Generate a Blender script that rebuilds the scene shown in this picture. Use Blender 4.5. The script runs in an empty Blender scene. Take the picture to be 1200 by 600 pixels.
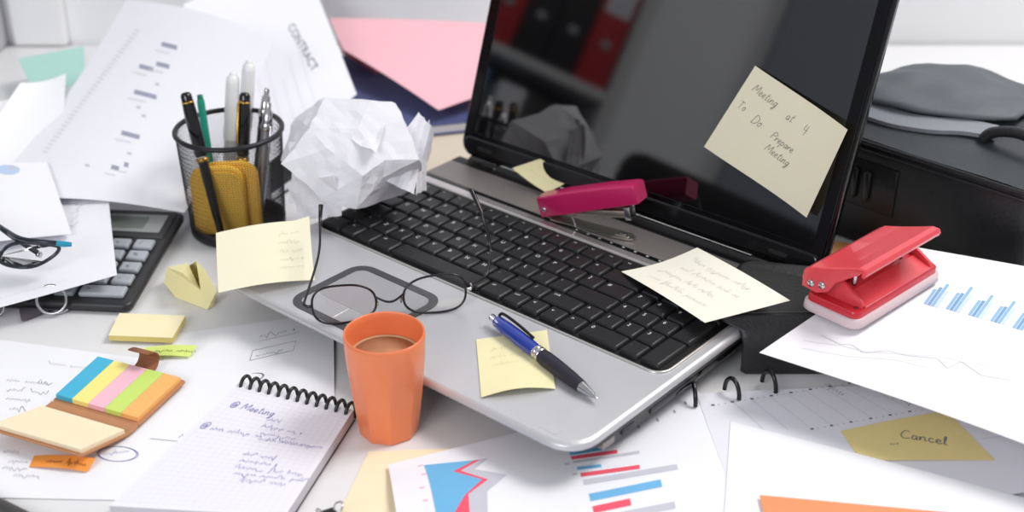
import bpy, bmesh, math, random
from mathutils import Vector, Matrix
R = random.Random(7)
SC = bpy.context.scene
COL = SC.collection
# ------------------------------------------------------------------ camera numbers (metres, desk top is z = 0)
F = 1589.4; PIT = math.radians(28.18); H = 0.571
CAM = Vector((0, 0, H)); _c, _s = math.cos(PIT), math.sin(PIT)
FW = Vector((0, _c, -_s)); UP = Vector((0, _s, _c)); RT = Vector((1, 0, 0))
def ray(px, py): return (FW*F + RT*(px-600) + UP*(300-py)).normalized()
def P(px, py, z=0.0):
    d = ray(px, py); return CAM + d*((z-H)/d.z)
def proj(p):
    d = Vector(p)-CAM; k = d.dot(FW); return 600+F*d.dot(RT)/k, 300-F*d.dot(UP)/k
TH = -0.7068
U = Vector((math.cos(TH), math.sin(TH), 0)); V = Vector((-math.sin(TH), math.cos(TH), 0)); Z = Vector((0, 0, 1))
O = Vector((-.2541, .9762, 0))
def L(x, y, z): return O + U*x + V*y + Z*z          # laptop frame -> world
LA = math.radians(72); LW = V*math.cos(LA) + Z*math.sin(LA); LP0 = O + V*.3012 + Z*.042
LN = LW.cross(U).normalized()
if LN.dot(CAM-LP0) < 0: LN = -LN
def LID(px, py, off=0.0):                             # photo point -> lid plane
    d = ray(px, py); q = LP0 + LN*off
    return CAM + d*((q-CAM).dot(LN)/d.dot(LN))
# ------------------------------------------------------------------ materials
def lin(c):
    c = c/255.0
    return c/12.92 if c <= .04045 else ((c+.055)/1.055)**2.4
MATS = {}
def mat(name, rgb, rough=.5, metal=0.0, ior=1.45, var=.04, scale=60, bump=0.0, coat=0.0, alpha=1.0, sheen=0.0, bscale=None):
    if name in MATS: return MATS[name]
    m = bpy.data.materials.new(name); m.use_nodes = True
    nt = m.node_tree; b = nt.nodes['Principled BSDF']
    col = tuple(lin(c) for c in rgb)
    tc = nt.nodes.new('ShaderNodeTexCoord'); nz = nt.nodes.new('ShaderNodeTexNoise')
    nz.inputs['Scale'].default_value = scale; nz.inputs['Detail'].default_value = 3
    nt.links.new(tc.outputs['Object'], nz.inputs['Vector'])
    mx = nt.nodes.new('ShaderNodeMix'); mx.data_type = 'RGBA'
    mx.inputs['A'].default_value = (*[max(0, c*(1-var)) for c in col], 1)
    mx.inputs['B'].default_value = (*[min(1, c*(1+var)) for c in col], 1)
    nt.links.new(nz.outputs['Fac'], mx.inputs['Factor']); nt.links.new(mx.outputs['Result'], b.inputs['Base Color'])
    b.inputs['Roughness'].default_value = rough; b.inputs['Metallic'].default_value = metal
    b.inputs['IOR'].default_value = ior; b.inputs['Coat Weight'].default_value = coat
    b.inputs['Alpha'].default_value = alpha
    if sheen: b.inputs['Sheen Weight'].default_value = sheen
    if bump:
        bn = nt.nodes.new('ShaderNodeBump'); bn.inputs['Strength'].default_value = bump; bn.inputs['Distance'].default_value = .001
        src = nz
        if bscale:
            src = nt.nodes.new('ShaderNodeTexNoise'); src.inputs['Scale'].default_value = bscale
            nt.links.new(tc.outputs['Object'], src.inputs['Vector'])
        nt.links.new(src.outputs['Fac'], bn.inputs['Height']); nt.links.new(bn.outputs['Normal'], b.inputs['Normal'])
    MATS[name] = m
    return m
def glassy(name, tint=(1, 1, 1), ior=1.5):
    m = bpy.data.materials.new(name); m.use_nodes = True; nt = m.node_tree; nt.nodes.clear()
    o = nt.nodes.new('ShaderNodeOutputMaterial'); t = nt.nodes.new('ShaderNodeBsdfTransparent'); g = nt.nodes.new('ShaderNodeBsdfGlossy')
    fr = nt.nodes.new('ShaderNodeFresnel'); mx = nt.nodes.new('ShaderNodeMixShader')
    fr.inputs['IOR'].default_value = ior; g.inputs['Roughness'].default_value = .02; t.inputs['Color'].default_value = (*tint, 1)
    nt.links.new(fr.outputs[0], mx.inputs[0]); nt.links.new(t.outputs[0], mx.inputs[1]); nt.links.new(g.outputs[0], mx.inputs[2]); nt.links.new(mx.outputs[0], o.inputs[0])
    return m
paper = mat('white paper', (240, 240, 247), .75, var=.012, scale=25)
paper2 = mat('bright white paper', (244, 244, 249), .7, var=.01, scale=25)
note_y = mat('pale yellow note paper', (240, 232, 186), .75, var=.02, scale=40)
note_c = mat('cream note paper', (240, 234, 208), .75, var=.02, scale=40)
note_w = mat('ivory note paper', (246, 242, 228), .75, var=.02, scale=40)
cream = mat('cream card', (248, 234, 200), .75, var=.02)
ink_k = mat('grey pencil ink', (122, 122, 132), .7)
ink_l = mat('faint grey print', (186, 188, 198), .8)
ink_b = mat('blue ink', (120, 118, 186), .7)
ink_d = mat('dark print', (92, 94, 108), .8)
pr_blue = mat('sky blue print', (112, 182, 228), .7)
pr_red = mat('coral red print', (240, 90, 112), .7)
pr_grey = mat('lilac grey print', (200, 200, 212), .7)
pr_lb = mat('light blue print', (172, 206, 234), .7)
black_pl = mat('black plastic', (26, 26, 28), .42, bump=.15, bscale=900)
black_gl = mat('gloss black plastic', (10, 10, 12), .12, ior=1.5)
dark_grey = mat('dark grey plastic', (52, 52, 55), .5)
chrome = mat('bright steel', (205, 205, 208), .18, 1.0)
silver = mat('silver laptop shell', (206, 206, 210), .38, .4, var=.03, scale=30)
silver_d = mat('brushed grey panel', (158, 150, 148), .45, .5, var=.06, scale=300)
leather = mat('black leather', (38, 38, 41), .42, bump=.35, bscale=420, var=.1)
steel_w = mat('dark wire', (48, 48, 52), .4, .6)
gold = mat('gold trim', (214, 170, 84), .25, 1.0)
# ------------------------------------------------------------------ object helpers
def tag(o, label=None, cat=None, group=None, kind=None):
    if label: o['label'] = label
    if cat: o['category'] = cat
    if group: o['group'] = group
    if kind: o['kind'] = kind
    return o
def thing(name, label, cat, loc=(0, 0, 0), rot=None, group=None):
    o = bpy.data.objects.new(name, None); COL.objects.link(o); o.empty_display_size = .02
    mw = Matrix.Translation(Vector(loc))
    if rot is not None: mw = mw @ (rot.to_4x4() if hasattr(rot, 'to_4x4') else Matrix.Rotation(rot, 4, 'Z'))
    o.matrix_basis = mw
    return tag(o, label, cat, group)
def frame(x, y, z):                                   # rotation matrix from three axes
    return Matrix((x, y, z)).transposed()
class MB:                                             # collects shapes, then links them as ONE mesh object
    def __init__(s): s.v = []; s.f = []; s.mi = []; s.sm = []
    def add(s, vs, fs, mi=0, smooth=False):
        n = len(s.v); s.v += [Vector(q) for q in vs]
        for f in fs: s.f.append([i+n for i in f]); s.mi.append(mi); s.sm.append(smooth)
        return s
    def loft(s, rings, mi=0, smooth=True, cap0=True, cap1=True, closed=False):
        n = len(rings[0]); vs = [q for r in rings for q in r]; fs = []; m = len(rings)
        for i in range(m if closed else m-1):
            for j in range(n):
                a, b = i*n+j, i*n+(j+1) % n; k = ((i+1) % m)*n
                fs.append([a, b, k+(j+1) % n, k+j])
        s.add(vs, fs, mi, smooth)
        if not closed:
            if cap0: s.add(rings[0], [list(range(n))[::-1]], mi)
            if cap1: s.add(rings[-1], [list(range(n))], mi)
        return s
    def lathe(s, prof, n=32, mi=0, c=(0, 0, 0), ax=None, smooth=True, cap=True):
        c = Vector(c); ax = Vector(ax).normalized() if ax is not None else Vector((0, 0, 1))
        a = ax.orthogonal().normalized(); b = ax.cross(a)
        rings = [[c + ax*z + (a*math.cos(2*math.pi*i/n) + b*math.sin(2*math.pi*i/n))*r for i in range(n)] for r, z in prof]
        return s.loft(rings, mi, smooth, cap, cap)
    def tube(s, pts, r, n=8, mi=0, closed=False, smooth=True):
        pts = [Vector(p) for p in pts]; m = len(pts); rings = []; up = None
        for i, p in enumerate(pts):
            if closed: t = (pts[(i+1) % m]-pts[i-1])
            else: t = pts[min(i+1, m-1)]-pts[max(i-1, 0)]
            t = t.normalized() if t.length > 1e-9 else Vector((0, 0, 1))
            a = t.orthogonal().normalized() if up is None else (up - t*up.dot(t)).normalized()
            up = a; b = t.cross(a); rr = r[i] if isinstance(r, (list, tuple)) else r
            rings.append([p + (a*math.cos(2*math.pi*k/n)+b*math.sin(2*math.pi*k/n))*rr for k in range(n)])
        return s.loft(rings, mi, smooth, closed=closed)
    def box(s, lo, hi, mi=0, bev=0.0, M=None):
        lo = Vector(lo); hi = Vector(hi); b = min(bev, min(hi-lo)*.45)
        if b <= 0:
            vs = [Vector((x, y, z)) for z in (lo.z, hi.z) for (x, y) in ((lo.x, lo.y), (hi.x, lo.y), (hi.x, hi.y), (lo.x, hi.y))]
            fs = [[3, 2, 1, 0], [4, 5, 6, 7], [0, 1, 5, 4], [1, 2, 6, 5], [2, 3, 7, 6], [3, 0, 4, 7]]
            if M: vs = [M @ q for q in vs]
            return s.add(vs, fs, mi)
        rings = []
        for z, i in ((lo.z, b), (lo.z+b*.3, b*.3), (lo.z+b, 0), (hi.z-b, 0), (hi.z-b*.3, b*.3), (hi.z, b)):
            rings.append([Vector((x, y, z)) for x, y in rrect(lo.x+i, lo.y+i, hi.x-i, hi.y-i, max(b-i*.5, b*.3), 3)])
        if M: rings = [[M @ q for q in r] for r in rings]
        return s.loft(rings, mi, True)
    def prism(s, poly, z0, z1, mi=0, M=None, smooth=False):
        r0 = [Vector((x, y, z0)) for x, y in poly]; r1 = [Vector((x, y, z1)) for x, y in poly]
        if M: r0 = [M @ q for q in r0]; r1 = [M @ q for q in r1]
        return s.loft([r0, r1], mi, smooth)
    def build(s, name, mats, parent=None, auto=40, local=True):
        me = bpy.data.meshes.new(name); me.from_pydata([tuple(q) for q in s.v], [], s.f)
        for m in (mats if isinstance(mats, (list, tuple)) else [mats]): me.materials.append(m)
        for p, mi, sm in zip(me.polygons, s.mi, s.sm): p.material_index = mi; p.use_smooth = sm
        o = bpy.data.objects.new(name, me); COL.objects.link(o)
        if parent is not None:
            o.parent = parent
            if not local: o.matrix_parent_inverse = WM(parent).inverted()
        return o
def WM(o):
    m = o.matrix_basis.copy()
    return (WM(o.parent) @ o.matrix_parent_inverse @ m) if o.parent else m
def rrect(x0, y0, x1, y1, r, seg=5):
    r = min(r, (x1-x0)/2*.999, (y1-y0)/2*.999); out = []
    for cx, cy, a0 in ((x1-r, y0+r, -90), (x1-r, y1-r, 0), (x0+r, y1-r, 90), (x0+r, y0+r, 180)):
        for i in range(seg+1):
            a = math.radians(a0+90*i/seg); out.append((cx+r*math.cos(a), cy+r*math.sin(a)))
    return out
def roundpoly(pts, r, seg=4):
    pts = [Vector(p) for p in pts]; n = len(pts); out = []
    for i in range(n):
        p = pts[i]; a = pts[i-1]-p; b = pts[(i+1) % n]-p
        k = min(r, a.length*.45, b.length*.45); a = p+a.normalized()*k; b = p+b.normalized()*k
        for j in range(seg+1):
            t = j/seg; out.append(a*(1-t)**2+p*2*t*(1-t)+b*t*t)
    return out
def smoothpath(pts, n=8):                              # Catmull-Rom
    pts = [Vector(p) for p in pts]; out = []
    for i in range(len(pts)-1):
        p0 = pts[max(i-1, 0)]; p1 = pts[i]; p2 = pts[i+1]; p3 = pts[min(i+2, len(pts)-1)]
        for k in range(n):
            t = k/n
            out.append(.5*((2*p1)+(p2-p0)*t+(2*p0-5*p1+4*p2-p3)*t*t+(3*p1-p0-3*p2+p3)*t**3))
    return out+[pts[-1]]
_tc = {}
def text_tris(s):                                      # built-in font outline -> flat triangles, cap height 1
    if s in _tc: return _tc[s]
    cu = bpy.data.curves.new('t', 'FONT'); cu.body = s; cu.resolution_u = 3
    ob = bpy.data.objects.new('t', cu); COL.objects.link(ob); bpy.context.view_layer.update()
    me = ob.evaluated_get(bpy.context.evaluated_depsgraph_get()).to_mesh()
    k = 1/.69
    res = ([(q.co.x*k, q.co.y*k) for q in me.vertices], [list(p.vertices) for p in me.polygons])
    ob.to_mesh_clear(); bpy.data.objects.remove(ob); bpy.data.curves.remove(cu)
    _tc[s] = res
    return res
GL = {  # single-stroke handwriting, x-height .5, cap height 1
 'M': (.9, [[(0, 0), (.12, 1), (.4, .25), (.7, 1), (.82, 0)]]), 'T': (.75, [[(0, 1), (.75, .95)], [(.38, .97), (.32, 0)]]),
 'D': (.75, [[(.1, 0), (.12, 1), (.55, .85), (.68, .45), (.45, .05), (.02, 0)]]), 'P': (.65, [[(.1, 0), (.12, 1), (.55, .9), (.55, .6), (.12, .5)]]),
 'C': (.7, [[(.62, .85), (.35, 1), (.08, .6), (.12, .15), (.4, 0), (.68, .15)]]),
 'e': (.42, [[(0, .2), (.3, .28), (.28, .48), (.12, .48), (.05, .2), (.2, 0), (.42, .1)]]), 't': (.35, [[(.18, .9), (.14, .1), (.25, 0), (.35, .08)], [(0, .6), (.34, .62)]]),
 'i': (.25, [[(.05, .5), (.08, .08), (.16, 0), (.25, .1)], [(.1, .72), (.12, .76)]]), 'n': (.48, [[(0, .5), (.03, 0), (.08, .35), (.25, .5), (.34, .4), (.36, .05), (.48, .08)]]),
 'g': (.45, [[(.36, .45), (.15, .5), (.04, .25), (.15, .02), (.34, .2), (.38, .5), (.34, -.35), (.12, -.4), (.45, .05)]]),
 'a': (.45, [[(.34, .45), (.12, .48), (.03, .2), (.14, 0), (.32, .2), (.35, .48), (.35, .05), (.45, .06)]]),
 'o': (.42, [[(.2, .5), (.04, .3), (.12, .02), (.3, .08), (.34, .35), (.2, .5), (.42, .42)]]), 'r': (.36, [[(0, .5), (.05, 0), (.1, .35), (.28, .5), (.36, .42)]]),
 'p': (.45, [[(.04, .5), (0, -.45)], [(.03, .35), (.2, .5), (.36, .3), (.25, .02), (.04, .08)]]), 'c': (.38, [[(.34, .42), (.15, .5), (.04, .22), (.15, 0), (.38, .1)]]),
 'l': (.25, [[(.02, .1), (.2, .85), (.12, 1), (.06, .6), (.1, .05), (.25, .08)]]), ':': (.25, [[(.1, .4), (.12, .43)], [(.08, .05), (.1, .09)]]),
 '4': (.5, [[(.1, .9), (.05, .4), (.42, .42)], [(.36, .85), (.32, -.1)]]), ' ': (.4, []),
 '@': (.8, [[(.5, .6), (.3, .6), (.25, .3), (.4, .2), (.55, .55), (.55, .25), (.7, .3), (.72, .7), (.45, .95), (.1, .7), (.1, .2), (.4, -.05), (.7, .1)]]),
}
class Sheet:
    """A sheet of paper with thickness. c00 lower left, c10 lower right, c11 upper right, c01 upper left as its reader sees it."""
    def __init__(s, c00, c10, c11, c01, bump=None, n=24, th=.00035):
        s.c = [Vector(q) for q in (c00, c10, c11, c01)]; s.b = bump; s.n = n; s.th = th
        s.Lu = ((s.c[1]-s.c[0]).length+(s.c[2]-s.c[3]).length)/2; s.Lv = ((s.c[3]-s.c[0]).length+(s.c[2]-s.c[1]).length)/2
        s.mb = MB()
        s.N0 = ((s.c[1]-s.c[0]).cross(s.c[3]-s.c[0])).normalized()
        if n:
            top = [s.S(i/n, j/n) for j in range(n+1) for i in range(n+1)]
            nrm = [s.N(i/n, j/n) for j in range(n+1) for i in range(n+1)]
            bot = [p-q*th for p, q in zip(top, nrm)]
            w = n+1; fs = [[j*w+i, j*w+i+1, (j+1)*w+i+1, (j+1)*w+i] for j in range(n) for i in range(n)]
            k = w*w; fs += [[a+k for a in f[::-1]] for f in list(fs)]
            edge = [i for i in range(w)]+[j*w+n for j in range(1, w)]+[n*w+i for i in range(n-1, -1, -1)]+[j*w for j in range(n-1, 0, -1)]
            fs += [[edge[i], edge[i]+k, edge[(i+1) % len(edge)]+k, edge[(i+1) % len(edge)]] for i in range(len(edge))]
            m_ = len(fs)-len(edge)
            s.mb.add(top+bot, fs[:m_], 0, True); tb = top+bot
            for f in fs[m_:]: s.mb.add([tb[i] for i in f], [[0, 1, 2, 3]], 0, False)
    def S(s, u, v):
        a, b, c, d = s.c
        p = a*(1-u)*(1-v)+b*u*(1-v)+c*u*v+d*(1-u)*v
        return p+s.N0*s.b(u, v) if s.b else p
    def N(s, u, v):
        e = 1e-3; du = s.S(u+e, v)-s.S(u-e, v); dv = s.S(u, v+e)-s.S(u, v-e)
        return du.cross(dv).normalized()
    def at(s, x, y, h=.00025):                         # metres on the sheet -> world
        u, v = x/s.Lu, y/s.Lv
        return s.S(u, v)+s.N(u, v)*h
    def px(s, px, py, u=.5, v=.5):                      # photo point -> metres on the sheet
        for _ in range(30):
            e = 1e-3; a = proj(s.S(u, v)); b = proj(s.S(u+e, v)); c = proj(s.S(u, v+e))
            m = Matrix((((b[0]-a[0])/e, (c[0]-a[0])/e), ((b[1]-a[1])/e, (c[1]-a[1])/e)))
            k = m.inverted() @ Vector((px-a[0], py-a[1])); u += max(-.3, min(.3, k.x)); v += max(-.3, min(.3, k.y))
        return u*s.Lu, v*s.Lv
    def pxquad(s, pts, mi=1, k=3):                      # four photo points in order -> printed patch
        q = [Vector((*s.px(*p), 0)) for p in pts]; vs = []
        for i in range(k+1):
            t = i/k; vs += [s.at(*(q[0]*(1-t)+q[1]*t).xy), s.at(*(q[3]*(1-t)+q[2]*t).xy)]
        s.mb.add(vs, [[2*i, 2*i+2, 2*i+3, 2*i+1] for i in range(k)], mi)
        return s
    def quad(s, x0, y0, x1, y1, mi=1, k=6, sk=0.0):
        r = []
        for i in range(k+1):
            x = x0+(x1-x0)*i/k; r += [s.at(x, y0), s.at(x+sk, y1)]
        s.mb.add(r, [[2*i, 2*i+2, 2*i+3, 2*i+1] for i in range(k)], mi)
        return s
    def poly(s, pts, mi=1): s.mb.add([s.at(x, y) for x, y in pts], [list(range(len(pts)))], mi); return s
    def line(s, pts, w=.0005, mi=1, sub=1):
        pp = []
        for (a, b) in zip(pts, pts[1:]):
            for i in range(sub): t = i/sub; pp.append((a[0]+(b[0]-a[0])*t, a[1]+(b[1]-a[1])*t))
        pp.append(pts[-1]); vs = []
        for i, p in enumerate(pp):
            a = pp[max(i-1, 0)]; b = pp[min(i+1, len(pp)-1)]; dx, dy = b[0]-a[0], b[1]-a[1]; l = math.hypot(dx, dy) or 1
            nx, ny = -dy/l*w/2, dx/l*w/2
            vs += [s.at(p[0]+nx, p[1]+ny, .0003), s.at(p[0]-nx, p[1]-ny, .0003)]
        s.mb.add(vs, [[2*i+1, 2*i+3, 2*i+2, 2*i] for i in range(len(pp)-1)], mi)
        return s
    def hand(s, text, x, y, h, mi=1, w=.0006, ang=0.0, sl=.15):
        ca, sa = math.cos(ang), math.sin(ang); cx = 0
        for ch in text:
            adv, strokes = GL.get(ch, GL[' '])
            for st in strokes:
                sp = [(q.x, q.y) for q in smoothpath([(a, b, 0) for a, b in st], 4)] if len(st) > 2 else st
                pts = []
                for a, b in sp:
                    lx, ly = (cx+a+b*sl)*h, b*h; pts.append((x+lx*ca-ly*sa, y+lx*sa+ly*ca))
                s.line(pts, w, mi)
            cx += adv+.08
        return s
    def scribble(s, x, y, ln, h, mi=1, w=.0005, ang=0.0, rnd=R):
        ca, sa = math.cos(ang), math.sin(ang); cx = 0
        while cx < ln:                                  # words of loopy, unreadable joined-up strokes
            wl = min(ln-cx, h*rnd.uniform(1.6, 4.5)); pts = []; k = max(4, int(wl/h*5))
            for i in range(k+1):
                a = cx+wl*i/k+rnd.uniform(-.1, .1)*h; b = (rnd.uniform(.3, .6) if i % 2 else rnd.uniform(-.05, .12))*h
                if rnd.random() < .12: b = rnd.choice((1.0, -.35))*h
                pts.append((x+a*ca-b*sa, y+a*sa+b*ca))
            s.line(pts, w, mi); cx += wl+h*.7
        return s
    def text(s, t, x, y, h, mi=1, ang=0.0):
        vs, fs = text_tris(t); ca, sa = math.cos(ang), math.sin(ang)
        s.mb.add([s.at(x+(a*ca-b*sa)*h, y+(a*sa+b*ca)*h) for a, b in vs], fs, mi); return s
    def build(s, name, mats, label=None, cat=None, group=None, parent=None):
        o = s.mb.build(name, mats)
        # put the origin at the sheet's middle
        c = sum((q for q in s.c), Vector())/4
        o.data.transform(Matrix.Translation(-c)); o.location = c
        if parent is not None: o.parent = parent; o.matrix_parent_inverse = WM(parent).inverted()
        return tag(o, label, cat, group)
def rect_from(a, b, lb, c, lc):
    """corner a, edge of length lb towards b, perpendicular edge of length lc towards c -> a, a+b, a+b+c, a+c"""
    a, b, c = Vector(a), Vector(b), Vector(c); e = (b-a).normalized(); g = (c-a); g = (g-e*g.dot(e)).normalized()
    return a, a+e*lb, a+e*lb+g*lc, a+g*lc
def center(o, c=None):                                 # move a mesh's origin to its base middle
    co = [v.co for v in o.data.vertices]
    c = Vector(c) if c is not None else Vector(((min(q.x for q in co)+max(q.x for q in co))/2, (min(q.y for q in co)+max(q.y for q in co))/2, min(q.z for q in co)))
    o.data.transform(Matrix.Translation(-c)); o.location = c
    return o
# ================================================================== SETTING
def struct(name, mb, m):
    o = mb.build(name, m); o['kind'] = 'structure'; return o
wall_m = mat('white wall paint', (248, 248, 250), .8, var=.01, scale=3)
struct('floor', MB().box((-2.4, -1.6, -.80), (2.4, 2.0, -.74)), mat('grey floor', (150, 148, 146), .6, var=.08, scale=8))
struct('wall_back', MB().box((-2.4, 1.632, -.74), (2.4, 1.74, 1.7)), wall_m)
struct('wall_left', MB().box((-2.12, -1.6, -.74), (-2.02, 1.632, 1.7)), wall_m)
struct('trim_1', MB().box((-.622, 1.618, .0015), (-.556, 1.632, 1.7), bev=.004), mat('white trim', (253, 253, 253), .5, var=.01))
struct('trim_2', MB().box((-.90, 1.590, .0015), (-.632, 1.632, 1.7), bev=.004), mat('grey trim', (196, 196, 200), .7, var=.01))
struct('door_1', MB().box((-2.02, -.75, -.74), (-1.985, .18, 1.3), bev=.004), mat('grey blue door paint', (150, 152, 166), .6))
# desk
desk = thing('desk', 'large white office desk that carries the laptop and all the papers', 'desk', (0, 1.15, -.74))
def dk(mb, name, m): return mb.build(name, m, desk, local=False)
dk(MB().box((-1.05, .52, -.03), (1.0, 1.628, 0), bev=.003), 'desktop', mat('white desk laminate', (231, 230, 232), .32, var=.008, scale=6))
dk(MB().box((-.95, .62, -.10), (.9, .645, -.03)).box((-.95, 1.54, -.10), (.9, 1.565, -.03)), 'apron', mat('grey desk steel', (150, 150, 152), .4, .5))
for x in (-.98, .9):
    for y in (.6, 1.53): dk(MB().box((x, y, -.74), (x+.05, y+.05, -.03), bev=.004), 'leg', MATS['grey desk steel'])

# ================================================================== LAPTOP
lap = thing('laptop', 'open silver and black laptop with number pad and a dark glossy screen', 'laptop', O, TH)
W, D = .389, .305
def shell(x0, y0, x1, y1, r, prof):
    rings = []
    for z, fi, si, bi in prof:       # z, front inset, side inset, back inset
        rings.append([Vector((x, y, z)) for x, y in rrect(x0+si, y0+fi, x1-si, y1-bi, r, 6)])
    return rings
bx0 = .006
MB().loft(shell(bx0, 0, W, D, .024, [(.0085, .05, .014, .006), (.013, .034, .006, .002), (.026, .007, .002, 0), (.0295, .0022, .001, 0)])).build('bottom_case', black_pl, lap)
MB().loft(shell(bx0, 0, W, D, .024, [(.0296, .0015, .001, 0), (.0305, 0, 0, 0), (.0335, 0, 0, 0), (.0353, .0012, .0012, .001), (.036, .0035, .0035, .003)])).build('palm_rest', silver, lap)
for x in (.04, W-.04):
    for y in (.075, D-.05):
        MB().lathe([(.009, 0), (.009, .0075), (.007, .0086)], 16, c=(x, y, 0)).build('rubber_foot', mat('black rubber', (22, 22, 22), .8), lap)
# keyboard
kx0, ky0, kp = .0145, .1165, .01885
kbW, kbD = 19*kp+.0035, .1215
MB().prism(rrect(kx0-.0022, ky0-.0022, kx0+kbW+.001, ky0+kbD+.0015, .010, 5), .0355, .0364).build('keyboard_plate', mat('black keyboard deck', (20, 20, 22), .45), lap)
tr = [(x, y, .0362) for x, y in rrect(kx0-.0038, ky0-.0040, kx0+kbW+.0028, ky0+kbD+.003, .012, 6)]
MB().tube(tr, .0013, 8, closed=True).build('keyboard_trim', mat('pale silver trim', (206, 204, 200), .3, .7), lap)
key_m = mat('black key plastic', (30, 30, 33), .42, bump=.1, bscale=1200); leg_m = mat('white key legend', (225, 226, 230), .6)
def key(x, y, w, h, legend='', small=False):
    mb = MB(); g = .0009; x0, y0, x1, y1 = x+g, y+g, x+w-g, y+h-g; z0 = .0365
    rings = []
    for z, i in ((z0, 0), (z0+.0022, .0003), (z0+.0034, .0010), (z0+.0039, .0020)):
        rings.append([Vector((a, b, z)) for a, b in rrect(x0+i, y0+i*.7, x1-i, y1-i, .0012, 2)])
    mb.loft(rings)
    if legend:
        hh = .0036 if len(legend) == 1 else .0024
        if small: hh = .0017
        vs, fs = text_tris(legend)
        mb.add([(x0+.0038+a*hh, y1-.0042-hh+b*hh, z0+.00402) for a, b in vs], fs, 1)
    o = mb.build('key', [key_m, leg_m], lap)
    c = Vector(((x0+x1)/2, (y0+y1)/2, z0)); o.data.transform(Matrix.Translation(-c)); o.location = c
rows = [
 [('ctrl', 1.25), ('fn', 1), ('', 1), ('alt', 1.25), ('', 5.25), ('alt', 1.25), ('ctrl', 1), ('<', 1), ('v', 1), ('>', 1)],
 [('shift', 1.25), ('\\', 1)]+[(c, 1) for c in 'ZXCVBNM,./']+[('shift', 1.75), ('^', 1)],
 [('caps', 1.75)]+[(c, 1) for c in "ASDFGHJKL;'"]+[('', 2.25)],
 [('tab', 1.5)]+[(c, 1) for c in 'QWERTYUIOP[]']+[('#', 1.5)],
 [('`', 1)]+[(c, 1) for c in '1234567890-=']+[('', 2)],
 [('esc', 1)]+[('f%d' % i, 1) for i in range(1, 13)]+[('del', 2)]]
ky = ky0; ys = []
for ri, row in enumerate(rows):
    kh = .0200 if ri < 5 else .0182
    x = kx0
    for lg, w in row:
        key(x, ky, w*kp, kh, lg, ri == 5); x += w*kp
    ys.append((ky, kh)); ky += kh
nx = kx0+15*kp+.001
key(nx, ys[0][0], 2*kp, .02, '0'); key(nx+2*kp, ys[0][0], kp, .02, '.'); key(nx+3*kp, ys[0][0], kp, .04, '')
for i in range(3): key(nx+i*kp, ys[1][0], kp, .02, '123'[i]); key(nx+i*kp, ys[2][0], kp, .02, '456'[i]); key(nx+i*kp, ys[3][0], kp, .02, '789'[i])
key(nx+3*kp, ys[2][0], kp, .04, '+')
for i in range(4): key(nx+i*kp, ys[4][0], kp, .02, ['num', '/', '*', '-'][i]); key(nx+i*kp, ys[5][0], kp, .0182, ['ins', 'hm', 'up', 'dn'][i], True)
# strips behind the keyboard
MB().box((.012, .2412, .0355), (W-.012, .2500, .0376), bev=.0009).build('trim_ridge', mat('polished silver strip', (222, 214, 216), .2, .75), lap)
led = mat('white indicator light', (220, 222, 226), .5); sb = MB().box((.012, .2506, .0355), (W-.012, .2562, .0370), bev=.0006)
for i in range(14):
    x = .19+i*.0125; sb.box((x, .2529, .0370), (x+.0022, .2543, .03712), 1)
sb.build('touch_button_strip', [black_gl, led], lap)
MB().box((.008, .2566, .0355), (W-.008, .2925, .0368), bev=.0008).build('speaker_panel', silver_d, lap)
MB().box((.008, .2928, .0350), (W-.008, D-.001, .0371), bev=.0008).build('hinge_cover', black_pl, lap)
# touchpad with its dark rounded border
ring_o = rrect(.0915, .0085, .1875, .0925, .016, 6); ring_i = rrect(.0985, .0150, .1805, .0855, .010, 6)
mb = MB(); n = len(ring_o)
vs = [Vector((x, y, z)) for z in (.0359, .0366) for r in (ring_o, ring_i) for x, y in r]
fs = []
for j in range(n):
    k = (j+1) % n
    fs += [[2*n+j, 2*n+k, 3*n+k, 3*n+j], [j, k, 2*n+k, 2*n+j], [n+k, n+j, 3*n+j, 3*n+k]]
mb.add(vs, fs).build('touchpad_border', mat('dark touchpad border', (70, 70, 74), .35), lap)
MB().prism(rrect(.0988, .0345, .1802, .0852, .008, 5), .0355, .0362).build('touchpad', mat('silver touchpad', (176, 176, 181), .5, .4), lap)
for a, b in ((.0990, .1392), (.1398, .1800)):
    MB().box((a, .0152, .0355), (b, .0335, .0364), bev=.0006).build('touchpad_button', mat('silver button', (192, 192, 196), .35, .5), lap)
MB().box((.045, .018, .0358), (.057, .0215, .0364), bev=.0004).build('status_light_bar', black_pl, lap)
MB().prism(rrect(.352, .008, .366, .016, .001, 2), .0359, .03615).build('palm_rest_sticker', mat('pale sticker', (192, 192, 196), .5), lap)
# right side: ports
for y0, y1, m in ((.034, .047, silver_d), (.056, .070, dark_grey), (.09, .215, black_gl)):
    MB().box((W-.012, y0, .0185), (W-.0024, y1, .0240 if m is not black_gl else .0250), bev=.0004).build('port' if m is not black_gl else 'disc_drive', m, lap)
# hinges
for x0, x1 in ((.028, .062), (.338, .372)):
    MB().lathe([(.0052, 0), (.0062, .002), (.0062, x1-x0-.002), (.0052, x1-x0)], 20, c=(x0, .2985, .0395), ax=(1, 0, 0)).build('hinge', black_gl, lap)
MB().tube([(.062, .2985, .0392), (.338, .2985, .0392)], .0048, 14).build('hinge_bar', black_pl, lap)
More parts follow.
